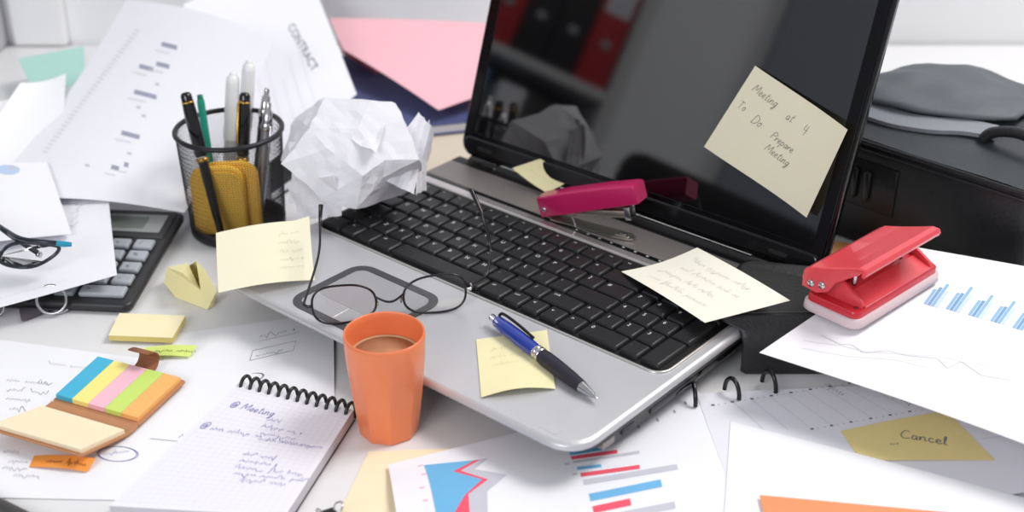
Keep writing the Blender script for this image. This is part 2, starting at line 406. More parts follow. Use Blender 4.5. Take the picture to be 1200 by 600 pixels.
# lid: local frame x along the hinge, y up the lid, z out of the screen
LWl = Vector((0, math.cos(LA), math.sin(LA))); LNl = Vector((0, -math.sin(LA), math.cos(LA)))
lm = Matrix.Translation((0, .3012, .042)) @ frame(Vector((1, 0, 0)), LWl, LNl).to_4x4()
def lr(x0, y0, x1, y1, r, zs):
    return [[lm @ Vector((x, y, z)) for x, y in rrect(x0+i, y0+i, x1-i, y1-i, r, 6)] for z, i in zs]
lid = MB().loft(lr(.0105, .001, .3995, .266, .014, [(-.0125, .006), (-.0115, .002), (-.009, 0), (-.0012, 0), (-.0003, .001)])).build('lid', black_gl, lap)
bz = MB(); o1 = lr(.0125, .003, .3975, .264, .012, [(-.0004, 0), (.0012, .0004)]); i1 = lr(.0235, .0235, .3875, .2535, .002, [(.0012, 0), (.0002, .0006)])
n = len(o1[0]); bz.loft([o1[0], o1[1], i1[0], i1[1]], cap0=False, cap1=False, smooth=False)
bz.build('bezel', mat('gloss bezel', (12, 12, 14), .14, ior=1.35), lid)
MB().loft(lr(.0232, .0232, .3878, .2538, .002, [(-.0003, 0), (.0003, 0)]), smooth=False).build('screen', mat('dark glossy display', (9, 9, 11), .035, ior=2.05, var=.0), lid)
MB().loft(lr(.0145, .0045, .3955, .0195, .005, [(.0008, 0), (.0022, .0008), (.0026, .002)])).build('lower_bezel_strip', mat('gloss lower bezel', (18, 18, 20), .16), lid)
for x in (.042, .2, .36):
    MB().loft(lr(x-.009, .0085, x+.009, .0125, .0018, [(.0024, 0), (.0032, .0005)])).build('bezel_bumper', black_pl, lid)
# ================================================================== NOTES ON THE LAPTOP
def note(name, cs, m, label, cat='sticky note', bump=None, inks=None, ink=None, group='sticky notes in and around the laptop', th=.00025, n=20):
    s = Sheet(*cs, bump=bump, n=n, th=th)
    if inks: inks(s)
    return s.build(name, [m]+(ink or [ink_k]), label, cat, group)
# on the screen
c01, c11, c10, c00 = LID(885, 77, .0022), LID(993, 152, .016), LID(945, 255, .010), LID(825, 172, .0022)
def ink_screen(s):
    k = s.Lu
    w = .00042; s.hand('Meeting', .010, s.Lv-.018, .0072, w=w, ang=-.03, sl=.3); s.hand('at', .050, s.Lv-.022, .0074, w=w, sl=.3); s.hand('4', .069, s.Lv-.024, .009, w=w)
    s.hand('To', .006, s.Lv-.036, .0066, w=w); s.hand('Do:', .024, s.Lv-.040, .0078, w=w, sl=.3); s.hand('Prepare', .046, s.Lv-.042, .0066, w=w, ang=-.04, sl=.3); s.hand('Meeting', .047, s.Lv-.053, .0066, w=w, ang=-.04, sl=.3)
note('sticky_note', (c00, c10, c11, c01), note_c, 'large cream sticky note with handwriting stuck on the dark laptop screen',
     bump=lambda u, v: -.006*math.sin(math.pi*u)*u, inks=ink_screen, ink=[mat('soft pencil', (112, 110, 108), .7)])
# on the number pad and the leather organizer
def ink_kb(s):
    for i in range(4): s.scribble(.014+.006*(i % 2), s.Lv-.016-i*.013, s.Lu*.62, .0065, 1, .0004, .02)
note('sticky_note', (P(728, 318, .0420), P(826, 378, .0530), P(926, 352, .0620), P(817, 290, .0600)), note_w,
     'ivory sticky note with a curled corner lying across the number pad and the black organizer', bump=lambda u, v: -.003*math.sin(math.pi*v)*(1-u)+.0015*math.sin(math.pi*u), inks=ink_kb, ink=[mat('faint pencil', (176, 174, 166), .8)])
# at the foot of the screen
note('sticky_note', (P(600, 197, .054), P(641, 226, .0425), P(677, 207, .053), LID(633, 186, .004)), note_y,
     'small yellow sticky note bent up against the bottom left of the laptop screen', bump=lambda u, v: -.004*math.sin(math.pi*u),
     inks=lambda s: [s.scribble(.008, s.Lv*.35+i*.009, s.Lu*.6, .004, 1, .0003) for i in range(3)], ink=[mat('faint pencil on yellow', (205, 196, 150), .8)])
# under the pen
note('sticky_note', (P(564, 466, .0368), P(651, 456, .0368), P(641, 387, .0366), P(558, 398, .0366)), note_y,
     'yellow sticky note on the palm rest, lying beneath the blue pen', bump=lambda u, v: .0045*math.sin(math.pi*u)*(1-v)**2*.9+.0003,
     inks=lambda s: [s.scribble(.010, s.Lv*.75-i*.011, s.Lu*.5, .005, 1, .0003, .05) for i in range(3)], ink=[MATS['faint pencil on yellow']])
# at the laptop's left corner, in front of the pen cup
note('sticky_note', (P(256, 343, .045), P(369, 328, .0385), P(362, 258, .060), P(253, 273, .060)), note_c,
     'cream sticky note standing half upright at the laptop\'s left corner, before the pen cup', bump=lambda u, v: .003*math.sin(math.pi*u)-.003*math.sin(math.pi*v)+.004*max(0, u-.82)/.18*v,
     inks=lambda s: [s.scribble(s.Lu*.66, s.Lv*.8-i*.010, s.Lu*.24, .004, 1, .0003) for i in range(5)], ink=[mat('faint grey on cream', (196, 190, 170), .8)])
# ================================================================== BLUE PEN
a = L(.2391, .0864, .0440); b = L(.3650, .0549, .0405); d = (b-a).normalized(); ln = (b-a).length
pen = thing('ballpoint_pen', 'blue and black ballpoint pen resting across a yellow note on the silver palm rest', 'pen', a)
blue_m = mat('translucent blue plastic', (38, 62, 158), .2, var=.1, scale=200, coat=.5); grip = mat('dark rubber grip', (40, 38, 52), .55)
def pl(prof, name, m, n=24): return MB().lathe(prof, n, c=a, ax=d).build(name, m, pen, local=False)
pl([(.0020, 0), (.0028, .001), (.0028, .007), (.0030, .0075)], 'clicker', chrome)
pl([(.0034, .0072), (.0046, .009), (.0054, .022), (.0058, .038), (.0056, .0535), (.0050, .0585)], 'barrel', blue_m)
pl([(.0050, .0585), (.0057, .059), (.0057, .0610), (.0051, .0615), (.0051, .0622), (.0058, .0628), (.0058, .0648), (.0052, .0655)], 'ring', chrome)
pl([(.0054, .0655), (.0060, .070), (.0059, .085), (.0054, .100), (.0044, .1125)], 'grip', grip)
pl([(.0044, .1125), (.0040, .114), (.0022, .1245), (.0013, .1262), (.0011, ln-.001), (.0004, ln)], 'tip', chrome)
side = d.cross(Z).normalized(); upd = side.cross(d).normalized(); off = (upd*.85-side*.5).normalized()
MB().tube(smoothpath([a+d*.008+off*.0042, a+d*.011+off*.0075, a+d*.03+off*.0080, a+d*.050+off*.0069], 6), .0012, 8).build('clip', mat('black clip', (18, 18, 26), .3), pen, local=False)

# ================================================================== WIRE GLASSES ON THE PALM REST
wire = mat('dark bronze wire', (66, 62, 64), .22, .8)
gl_m = glassy('spectacle lens')
g0 = P(405, 378, .0372); g1 = P(511, 366, .0372); gx = (g1-g0); gx.z = 0; gx.normalize()
gb = gx.cross(Z)                                       # towards the viewer
if gb.y > 0: gb = -gb
gz = (Z*.97+gb*(-.24)).normalized()
gl = thing('eyeglasses', 'thin wire-rimmed eyeglasses standing open on the silver palm rest', 'glasses', (g0+g1)/2)
def lens_pts(c, w, h, flip, nn=40):
    out = []
    for i in range(nn):
        t = 2*math.pi*i/nn; ct, st = math.cos(t), math.sin(t)
        x = math.copysign(abs(ct)**.72, ct)*w; y = math.copysign(abs(st)**.8, st)*h
        y *= 1+.10*ct*flip; x += .06*h*st*flip
        out.append(c+gx*x+gz*y)
    return out
lw, lh = .0243, .0148
c0 = g0+gz*lh+gx*.0002; c1 = g1+gz*lh
for c, f in ((c0, -1), (c1, 1)):
    r = lens_pts(c, lw, lh, f)
    MB().tube(r, .00095, 8, closed=True).build('rim', wire, gl, local=False)
    MB().add(r+[p+gb*.0008 for p in r], [list(range(40)), list(range(79, 39, -1))]).build('lens', gl_m, gl, local=False)
ba, bb = c0+gx*(lw-.0012)+gz*.0035, c1-gx*(lw-.0012)+gz*.0035
MB().tube(smoothpath([ba, ba*.7+bb*.3-gz*.0035+gb*.002, (ba+bb)/2-gz*.0042+gb*.003, ba*.3+bb*.7-gz*.0035+gb*.002, bb], 6), .0009, 8).build('bridge', wire, gl, local=False)
for c, sgn in ((c0, 1), (c1, -1)):
    p = c+gx*sgn*(lw+.0002)-gz*.002
    pad = MB().tube([p, p+gx*sgn*.001-gb*.004, p+gx*sgn*.0002-gb*.0055-gz*.002], .0005, 6).build('pad_arm', wire, gl, local=False)
    MB().lathe([(.0003, 0), (.0022, .0005), (.0024, .0013), (.0004, .002)], 14, c=p-gb*.006-gz*.003, ax=gx*sgn-gb*.3).build('nose_pad', glassy('clear silicone', (.8, .75, .6)) if sgn == 1 else bpy.data.materials['clear silicone'], gl, local=False)
for c, sgn, way in ((c0, -1, [P(373, 300, .066), P(375, 262, .075), P(376, 240, .086)]), (c1, 1, [P(570, 322, .058), P(574, 300, .064), P(574, 286, .0700), P(566, 254, .090), P(552, 222, .105)])):
    h = c+gx*sgn*(lw+.0006)+gz*.001
    e = h+gx*sgn*.005-gb*.003
    MB().tube([h, h+gx*sgn*.003, e, e-gb*.004], .0013, 8).build('hinge', chrome if sgn > 0 else wire, gl, local=False)
    path = smoothpath([e-gb*.003]+way, 7); k = len(path)
    MB().tube(path, [.0010+.0011*max(0, (i/k-.5)/.5) for i in range(k)], 8).build('temple', wire, gl, local=False)

# ================================================================== PINK STAPLER
s0 = L(.1625, .2575, .0378); s1 = L(.2375, .2695, .0378); sx = (s1-s0).normalized(); sy = Z.cross(sx); 
st = thing('stapler', 'small raspberry pink stapler, jaws open, on the panel below the laptop screen', 'stapler', s0)
sM = Matrix.Translation(s0) @ frame(sx, sy, Z).to_4x4()
pink_s = mat('raspberry plastic', (196, 30, 96), .3, coat=.3, var=.03)
st_steel = mat('warm steel', (196, 190, 180), .28, .95)
mb = MB().prism([(0, -.0065), (.06, -.0065), (.073, -.0055), (.079, -.003), (.079, .003), (.073, .0055), (.06, .0065), (0, .0065)], 0, .0016, M=sM)
mb.box((.062, -.0045, .0016), (.076, .0045, .0028), bev=.0005, M=sM)
mb.build('base_plate', st_steel, st, local=False)
MB().box((.066, -.0025, .0028), (.072, .0025, .0034), bev=.0003, M=sM).build('anvil', chrome, st, local=False)
up_ang = math.radians(18); hM = sM @ Matrix.Translation((0, 0, .0075)) @ Matrix.Rotation(-up_ang, 4, 'Y')
def sec(x, w, z0, z1, r=.002): return [hM @ Vector((x, a, b)) for a, b in rrect(-w, z0, w, z1, r, 3)]
MB().loft([sec(-.010, .007, .0005, .0125), sec(-.0085, .0090, -.0035, .0155), sec(.02, .0094, -.0022, .0178), sec(.06, .0098, .0010, .0195), sec(.088, .0098, .0025, .0195), sec(.0905, .0092, .003, .0188)]).build('cover', pink_s, st, local=False)
lo_ang = math.radians(12); mM = sM @ Matrix.Translation((0, 0, .0070)) @ Matrix.Rotation(-lo_ang, 4, 'Y')
MB().box((.002, -.0050, -.002), (.077, .0050, .0045), bev=.0008, M=mM).build('magazine', st_steel, st, local=False)
MB().box((.073, -.0052, -.004), (.0785, .0052, .0080), bev=.0006, M=mM).build('head_plate', chrome, st, local=False)
MB().tube([sM @ Vector((.026, -.0068, .0015)), sM @ Vector((.022, -.0070, .0100))], .0010, 8).build('spring_lever', chrome, st, local=False)
for sg in (-1, 1):
    MB().lathe([(.0021, 0), (.0021, .0008), (.001, .0013)], 14, c=hM @ Vector((-.003, sg*.0090, .0045)), ax=sy*sg).build('pivot_rivet', chrome, st, local=False)

# ================================================================== ORANGE CUP
cup = thing('coffee_cup', 'orange faceted cup of milky coffee beside the spiral notebook', 'cup', P(456, 503, 0))
ter = mat('orange glazed ceramic', (242, 134, 86), .34, var=.03, scale=120, bump=.05, bscale=500, coat=.25)
nf, NN = 9, 108
def cr(z, r, fac):
    out = []
    for i in range(NN):
        t = 2*math.pi*i/NN+.22; seg = 2*math.pi/nf
        loc = (t % seg)-seg/2; poly = math.cos(seg/2)/math.cos(loc)*1.012
        out.append(Vector((math.cos(t), math.sin(t), 0))*(r*(1+(poly-1)*fac))+Vector((0, 0, z)))
    return out
prof = [(0, .0198, 1), (.0012, .0212, 1), (.010, .0222, 1), (.030, .0245, 1), (.042, .0257, 1), (.0475, .0262, .6), (.053, .0269, .15), (.058, .0274, 0), (.070, .0281, 0), (.079, .0285, 0), (.0815, .0283, 0), (.0822, .0275, 0), (.0812, .0268, 0), (.076, .0264, 0), (.06, .0256, 0), (.03, .0225, 0), (.005, .0185, 0)]
body = MB().loft([cr(*q) for q in prof], smooth=True).build('cup_body', ter, cup)
fl_ = [not ((i // NN) in (1, 2, 3)) for i in range(len(body.data.polygons))]
body.data.polygons.foreach_set('use_smooth', fl_)
cof = mat('milky coffee', (190, 146, 112), .25, var=.12, scale=220)
MB().lathe([(.0001, .0635), (.0256, .0635), (.0256, .0630), (.02, .059)], 40).build('coffee', cof, cup)
fo = MB(); 
fo.tube([(math.cos(t)*.0246, math.sin(t)*.0246, .0637) for t in [2*math.pi*i/40 for i in range(40)]], .0011, 6, closed=True)
fo.build('foam_ring', mat('pale crema', (206, 168, 130), .5, var=.1, scale=400), cup)
# ================================================================== MESH PEN CUP AND ITS CONTENT
PC = Vector((-.2525, 1.1185, 0)); CH, CR0, CR1 = .100, .0425, .0470
pc = thing('pen_cup', 'black wire mesh pen cup full of pens behind the calculator', 'pen holder', PC)
nx_, nz_ = 116, 40
mb = MB(); vs = []; fs = []
for j in range(nz_+1):
    t = j/nz_; z = .012+(CH-.012)*t; r = CR0+(CR1-CR0)*(z/CH)
    for i in range(nx_): a = 2*math.pi*(i+.5*(j % 2))/nx_; vs.append((r*math.cos(a), r*math.sin(a), z))
for j in range(nz_):
    for i in range(nx_): fs.append([j*nx_+i, j*nx_+(i+1) % nx_, (j+1)*nx_+(i+1) % nx_, (j+1)*nx_+i])
mesh = mb.add(vs, fs).build('mesh_wall', steel_w, pc)
w = mesh.modifiers.new('wires', 'WIREFRAME'); w.thickness = .00042; w.use_even_offset = False
MB().tube([(math.cos(2*math.pi*i/64)*CR1, math.sin(2*math.pi*i/64)*CR1, CH) for i in range(64)], .0024, 10, closed=True).build('rim', steel_w, pc)
MB().lathe([(.001, .001), (CR0-.001, .001), (CR0+.0006, .003), (CR0+.0012, .013), (CR0-.0002, .013), (CR0-.0012, .003), (.001, .0025)], 64).build('base', black_pl, pc)
rod = lambda nm, lab, base, top, prof_mats, g: None
def stick(name, label, base, top, pieces, group='pens in the mesh cup'):
    """pieces: (part name, material, [(radius, distance from the lower end), ...])"""
    base = Vector(base)+PC; top = Vector(top)+PC; d = (top-base).normalized()
    t = thing(name, label, 'pen', base, group=group)
    for nm, m, prof in pieces: MB().lathe(prof, 18, c=base, ax=d).build(nm, m, t, local=False)
    return t, base, d
def rel(px, py, z): return P(px, py, z)-PC
blk = mat('black lacquer', (16, 16, 18), .18, coat=.4)
white_p = mat('white pen plastic', (236, 236, 238), .3); clear_p = mat('pale clear plastic', (196, 198, 202), .2)
def fountain(label, base, top, clip=True):
    ln = (Vector(top)-Vector(base)).length; k = ln-.062
    t, b, d = stick('fountain_pen', label, base, top, [
        ('barrel', blk, [(.0012, 0), (.0030, .006), (.0040, .03), (.0046, k-.001)]),
        ('cap', blk, [(.0050, k+.004), (.0058, k+.006), (.0060, ln-.020), (.0054, ln-.0095)]),
        ('cap_ring', gold, [(.0050, k-.001), (.0060, k), (.0060, k+.0022), (.0052, k+.0026)]),
        ('crown_ring', gold, [(.0054, ln-.0098), (.0056, ln-.0094), (.0056, ln-.0086), (.005, ln-.0084)]),
        ('crown', blk, [(.0052, ln-.0086), (.0050, ln-.003), (.0036, ln-.0005), (.001, ln)])])
    if not clip: return
    s = d.cross(Vector((0, 1, 0))).normalized(); s2 = (d.cross(s)*(1 if d.cross(s).y < 0 else -1)+s*.7).normalized()
    MB().tube([b+d*(ln-.0085)+s2*.0052, b+d*(ln-.010)+s2*.0078, b+d*(ln-.046)+s2*.0072], [.0012, .0011, .0013], 8).build('clip', gold, t, local=False)
fountain('black fountain pen with a gold ring leaning left in the mesh cup', (-.008, -.0345, .0068), rel(217, 108, .136), False)
fountain('black fountain pen with gold clip between the white and silver pens', (.002, -.006, .0068), rel(287, 108, .126))
stick('felt_tip_pen', 'teal green pen half hidden behind the left leaning black pen', (-.020, .006, .006), rel(236, 124, .112), [
    ('barrel', mat('teal plastic', (30, 158, 134), .35), [(.003, 0), (.0035, .002), (.0035, .112), (.0028, .1145)]), ('end_plug', mat('dark teal', (20, 120, 104), .4), [(.0028, .1140), (.0026, .118), (.001, .1185)])])
def marker(label, base, top):
    ln = (Vector(top)-Vector(base)).length
    stick('marker_pen', label, base, top, [
        ('barrel', clear_p, [(.004, 0), (.0058, .003), (.0058, ln-.058)]), ('cap', white_p, [(.0064, ln-.060), (.0066, ln-.058), (.0062, ln-.008), (.0056, ln-.002), (.003, ln)]),
        ('end_button', white_p, [(.0034, ln-.001), (.0034, ln+.002), (.001, ln+.003)])])
marker('shorter white marker pen leaning right in the mesh cup', (-.014, .020, .0072), rel(273, 88, .132))
marker('tallest white marker pen in the mesh cup', (-.004, .028, .0075), rel(292, 74, .142))
def clicker(label, base, top, bm):
    ln = (Vector(top)-Vector(base)).length
    t, b, d = stick('ballpoint_pen', label, base, top, [
        ('barrel', bm, [(.0012, 0), (.003, .008), (.0045, .015), (.0050, .05), (.0048, ln-.026)]), ('collar', chrome, [(.0049, ln-.026), (.0056, ln-.025), (.0056, ln-.021), (.0046, ln-.019)]),
        ('top', chrome, [(.0044, ln-.020), (.0040, ln-.008), (.0024, ln-.007), (.0026, ln-.0015), (.0015, ln)])])
    q = Vector((.6, -.8, 0)); q = (q-d*q.dot(d)).normalized()
    MB().tube([b+d*(ln-.021)+q*.0048, b+d*(ln-.022)+q*.0075, b+d*(ln-.058)+q*.0070], .0011, 8).build('clip', chrome, t, local=False)
clicker('silver ballpoint pen, rightmost and lower of the two in the mesh cup', (.018, .004, .0066), rel(315, 120, .118), mat('silver barrel', (170, 170, 176), .3, .8))
clicker('dark ballpoint pen with chrome top beside the silver pen in the mesh cup', (.012, .016, .0066), rel(313, 103, .124), mat('dark violet barrel', (40, 38, 52), .3))
def eraser(label, x, y, wd, h, th, tilt):
    t = thing('memo_block', label, 'memo block', PC+Vector((x, y, .0035)), Matrix.Rotation(math.radians(tilt), 3, 'X') @ Matrix.Rotation(math.radians(4), 3, 'Z'), group='orange blocks in the mesh cup')
    out = [(-wd/2, 0), (wd/2, 0)]+[(wd/2-.014+.014*math.cos(a), h-.014+.014*math.sin(a)) for a in [math.radians(q) for q in range(0, 91, 15)]]+[(-wd/2+.014-.014*math.sin(a), h-.014+.014*math.cos(a)) for a in [math.radians(q) for q in range(0, 91, 15)]]
    r = lambda y_, k: [Vector((a*k, y_, b*k)) for a, b in out]
    MB().loft([r(-th/2, .97), r(-th/2+.001, 1), r(th/2-.001, 1), r(th/2, .97)], smooth=False).build('block', mat('orange yellow foam', (255, 196, 72), .6, var=.05, scale=90), t)
    MB().loft([r(-th/2-.0012, .93), r(-th/2+.0002, .93)], smooth=False).build('cover_sheet', mat('amber card', (255, 200, 84), .6), t)
eraser('orange rounded memo block at the front of the mesh cup', -.0125, -.0120, .048, .066, .006, 1)
eraser('orange rounded memo block tucked just behind the front one in the mesh cup', -.0020, -.0035, .050, .067, .005, 1)

# ================================================================== CRUMPLED PAPER BALL
def crumple(seed, n, rad, lo, hi, fold=.05, cuts=5):
    r = random.Random(seed); bm = bmesh.new()
    for i in range(n):
        z = 1-2*(i+.5)/n; a = i*2.39996+r.uniform(-.35, .35); q = math.sqrt(max(0, 1-z*z))
        bm.verts.new(Vector((q*math.cos(a), q*math.sin(a), z+r.uniform(-.08, .08))).normalized())
    bmesh.ops.convex_hull(bm, input=list(bm.verts))
    for v in bm.verts: v.co = v.co*r.uniform(lo, hi)
    bmesh.ops.subdivide_edges(bm, edges=list(bm.edges), cuts=cuts, use_grid_fill=True)
    bmesh.ops.triangulate(bm, faces=list(bm.faces))
    ws = [(Vector((r.gauss(0, 1), r.gauss(0, 1), r.gauss(0, 1))).normalized(), r.uniform(2.2, 5), r.uniform(0, 6)) for _ in range(9)]
    for v in bm.verts:
        d = v.co.normalized(); f = 0
        for w, fr, ph in ws:
            t = (d.dot(w)*fr+ph) % 1.0; f += abs(t-.5)*2-.5
        v.co = v.co*(1+fold*f/1.8)
        v.co = Vector((v.co.x*rad[0], v.co.y*rad[1], v.co.z*rad[2]))
    me = bpy.data.meshes.new('tmp'); bm.to_mesh(me); bm.free()
    vs = [v.co.copy() for v in me.vertices]; fs = [list(p.vertices) for p in me.polygons]; bpy.data.meshes.remove(me)
    return vs, fs
BC = Vector((-.1375, 1.088, .0900))
vs, fs = crumple(5, 30, (.064, .056, .049), .76, 1.12, .022, 4)
vs = [v+BC for v in vs]
zmin = .0408
vs = [Vector((v.x, v.y, max(v.z, zmin+(v.z-zmin)*.06) if v.z < zmin else v.z)) for v in vs]
mb = MB().add(vs, fs, 0, False)
def flap(cs, bump, th=.0006, n=10):
    s = Sheet(*cs, bump=bump, n=n, th=th); mb.add(s.mb.v, s.mb.f, 0, False)
def Q(px, py, dy): # point on the photo ray at a depth dy in front (-) of or behind (+) the ball's middle
    d = ray(px, py); return CAM+d*((BC.y+dy)/d.y)
fold1 = lambda u, v: .006*(abs((u*2.2+v*1.1) % 1-.5)-.25)+.004*abs(v-.5)
flap((Q(436, 205, -.030), Q(484, 228, -.030), Q(504, 148, .0), Q(490, 132, .012)), fold1)
flap((Q(484, 228, -.030), Q(497, 222, -.005), Q(505, 158, .010), Q(500, 140, .006)), fold1)
flap((Q(341, 238, -.020), Q(385, 236, -.040), Q(396, 165, -.020), Q(341, 166, -.004)), fold1)
flap((Q(352, 258, -.030), Q(402, 252, -.045), Q(392, 205, -.052), Q(337, 214, -.020)), fold1)
flap((Q(384, 150, -.010), Q(440, 182, -.045), Q(452, 146, -.012), Q(400, 139, .012)), fold1)
ball = center(mb.build('crumpled_paper', mat('crumpled white paper', (233, 232, 239), .8, var=.015)))
tag(ball, 'large crumpled ball of white paper on the corner of the laptop keyboard', 'crumpled paper')
# small crumpled yellow note
y_ = [P(192, 331, .006), P(196, 313, .020), P(220, 308, .032), P(235, 340, .012), P(206, 349, .0004), P(243, 363, .0004), P(230, 306, .034), P(254, 341, .012), P(250, 359, .0004),
      P(214, 320, .034), P(205, 322, .0004), P(240, 316, .028), P(245, 330, .0004)]
mb = MB().add(y_, [[0, 3, 1], [1, 3, 9], [1, 9, 2], [9, 3, 2], [0, 4, 3], [4, 5, 3], [3, 5, 7], [5, 8, 7], [3, 7, 6], [6, 7, 11], [0, 1, 10], [1, 2, 10], [0, 10, 4], [6, 11, 12], [11, 7, 12], [7, 8, 12], [6, 12, 10], [4, 10, 12], [4, 12, 8], [4, 8, 5]])
tag(center(mb.build('crumpled_note', mat('yellow crumpled note', (255, 242, 184), .7))), 'small crumpled yellow note lying in front of the pen cup', 'crumpled note')

# ================================================================== CALCULATOR
co = Vector((-.3135, .962, 0)); ey = Vector((.085, .996, 0)).normalized(); ex = ey.cross(Z)
calc = thing('calculator', 'black desk calculator with grey keys, half covered by a white sheet', 'calculator', co)
cM = Matrix.Translation(co) @ frame(ex, ey, Z).to_4x4()
CW, CL = .118, .158
def cring(z, i, r=.008): 
    return [cM @ Vector((x, y, z+.010*max(0, (y-.02)/CL))) for x, y in rrect(-CW+i, i, -i, CL-i, r, 4)]
MB().loft([cring(.0005, .003), cring(.003, .0005), cring(.0065, 0), cring(.0088, .0012), cring(.0095, .003)]).build('case', mat('charcoal calculator case', (46, 46, 49), .42), calc, local=False)
tl = math.atan2(.010, CL); cT = cM @ Matrix.Translation((0, 0, .0095-.0012)) @ Matrix.Rotation(tl, 4, 'X')
MB().box((-CW+.006, .108, -.002), (-.006, .152, .0014), bev=.001, M=cT).build('display_panel', mat('dark display surround', (66, 66, 68), .35), calc, local=False)
MB().box((-CW+.012, .116, .001), (-.012, .146, .0020), bev=.0006, M=cT).build('display_frame', mat('pale display frame', (176, 178, 178), .3), calc, local=False)
MB().box((-CW+.018, .1205, .0015), (-.028, .1415, .0023), bev=.0003, M=cT).build('display', mat('grey liquid crystal', (138, 144, 138), .15), calc, local=False)
gk = mat('light grey key', (176, 182, 190), .45)
for j in range(5):
    for i in range(5):
        x1 = -.009-i*.0212; y0 = .010+j*.0188
        if j == 0 and i == 1: continue
        x0 = x1-.0172
        if j == 0 and i == 0: x0 = x1-.0384
        mb = MB().box((x0, y0, .0002), (x1, y0+.0138, .0050), bev=.0016, M=cT)
        sym = [['=', '', '.', '00', '0'], ['-', '3', '2', '1', '+'], ['x', '6', '5', '4', 'm'], ['%', '9', '8', '7', 'c'], ['/', 'v', '<', '>', 'ac']][j][i]
        tv, tf = text_tris(sym)
        mb.add([cT @ Vector((x0+.005+a*.005, y0+.0045+b*.005, .00508)) for a, b in tv], tf, 1)
        mb.build('key', [gk, mat('dark key legend', (60, 62, 68), .6)], calc, local=False)

# ================================================================== KEY RING
kr = thing('key_ring', 'silver split rings with a dark grey fob, half under the sheet by the calculator', 'key ring', P(62, 364, 0))
kc = P(60, 351, .0145)
def circ(c, a, b, r, n=36): return [c+(a*math.cos(2*math.pi*i/n)+b*math.sin(2*math.pi*i/n))*r for i in range(n)]
vb = (Z*.93+Vector((0, .36, 0))).normalized()
MB().tube(circ(kc, Vector((.96, .1, 0)).normalized(), vb, .0118), .0012, 8, closed=True).build('split_ring', chrome, kr, local=False)
MB().tube(circ(kc+Vector((.0008, -.0008, .0005)), Vector((.96, .1, 0)).normalized(), vb, .0117), .0010, 8, closed=True).build('split_ring', chrome, kr, local=False)
MB().tube(circ(P(70, 359, .0025), Vector((1, 0, .1)).normalized(), Vector((0, 1, .12)).normalized(), .0095), .0012, 8, closed=True).build('key_hoop', chrome, kr, local=False)
MB().loft([roundpoly([P(21, 356, z), P(25, 377, z), P(55, 365, z), P(92, 352, z), P(60, 340, z)], .003) for z in (.0002, .0014, .0026)], smooth=False).build('fob', mat('dark grey leather fob', (112, 106, 110), .6, bump=.2, bscale=600), kr, local=False)
k2 = thing('metal_ring', 'silver ring just showing at the left edge below the white sheet', 'ring', P(-6, 365, 0))
MB().tube(circ(P(-8, 360, .008), Vector((1, .1, 0)).normalized(), vb, .0085), .0009, 8, closed=True).build('hoop', chrome, k2, local=False)
MB().tube(circ(P(-14, 368, .0012), Vector((1, 0, 0)), Vector((0, 1, 0)), .008), .0009, 8, closed=True).build('hoop', chrome, k2, local=False)
# ================================================================== PAPERS AT THE BACK LEFT
# sheet over the calculator, with the dark glasses
br, trr = P(137, 322, .030), P(124, 200, .034)
dl = (P(0, 357, .024)-br).normalized()
c00 = br+dl*.297; c01 = trr+dl*.297+Vector((0, 0, .012)); c00.z = .014
def ink_d_(s):
    for i in range(5): s.scribble(s.Lu-.035+i*.002, s.Lv*.45+i*.016, .016, .007, 1, .0006, 1.0)
    s.scribble(s.Lu-.10, .012, .06, .004, 1, .0003); s.scribble(s.Lu-.20, .016, .07, .004, 1, .0003)
s = Sheet(c00, br, trr, c01, bump=lambda u, v: .004*math.sin(math.pi*v)*u-.004*math.sin(math.pi*u)); ink_d_(s)
shD = s.build('paper_sheet', [paper, pr_grey], 'white sheet covering half of the calculator and carrying the dark glasses', 'paper', 'loose sheets spread over the desk')
# page above it, with a small blue pie shape
e = P(84, 274, .037); f_ = P(55, 190, .050)
s = Sheet(P(-120, 300, .035), e, f_, P(-150, 200, .050), bump=lambda u, v: .002*math.sin(math.pi*u))
cx, cy, rr = s.Lu-.035, s.Lv*.90, .010
s.poly([(cx+rr*math.cos(t), cy+rr*math.sin(t)) for t in [2*math.pi*i/20 for i in range(20)]], 1)
s.poly([(cx, cy)]+[(cx+rr*.99*math.cos(t), cy+rr*.99*math.sin(t)) for t in [1.2*i/6 for i in range(7)]], 2)
s.build('paper_sheet', [paper2, mat('pale blue print', (190, 208, 238), .7), pr_grey], 'white page with a pale blue pie chart under the dark glasses at the left edge', 'paper', 'loose sheets spread over the desk')
# dark glasses with teal temple tips
dg = thing('eyeglasses', 'dark thick-rimmed folded glasses with a teal temple tip at the left edge', 'glasses', P(20, 312, .040))
dk_m = mat('navy black acetate', (28, 36, 48), .25, coat=.3)
zz = .042
rimp = smoothpath([P(2, 296, zz), P(0, 306, zz), P(14, 312, zz), P(34, 313, zz), P(50, 308, zz), P(66, 297, zz+.006), P(68, 289, zz+.012), P(50, 286, zz+.016), P(28, 284, zz+.015), P(10, 288, zz+.010), P(2, 296, zz)], 5)[:-1]
MB().tube(rimp, .0016, 8, closed=True).build('rim', dk_m, dg, local=False)
MB().add(rimp+[p+Vector((0, .001, .001)) for p in rimp], [list(range(len(rimp))), list(range(2*len(rimp)-1, len(rimp)-1, -1))]).build('lens', gl_m, dg, local=False)
MB().tube(smoothpath([P(2, 298, zz+.004), P(-8, 292, zz+.006), P(-18, 296, zz+.004)], 5), .0016, 8).build('bridge', dk_m, dg, local=False)
MB().tube([p+Vector((-.072, .014, 0)) for p in rimp], .0016, 8, closed=True).build('rim', dk_m, dg, local=False)
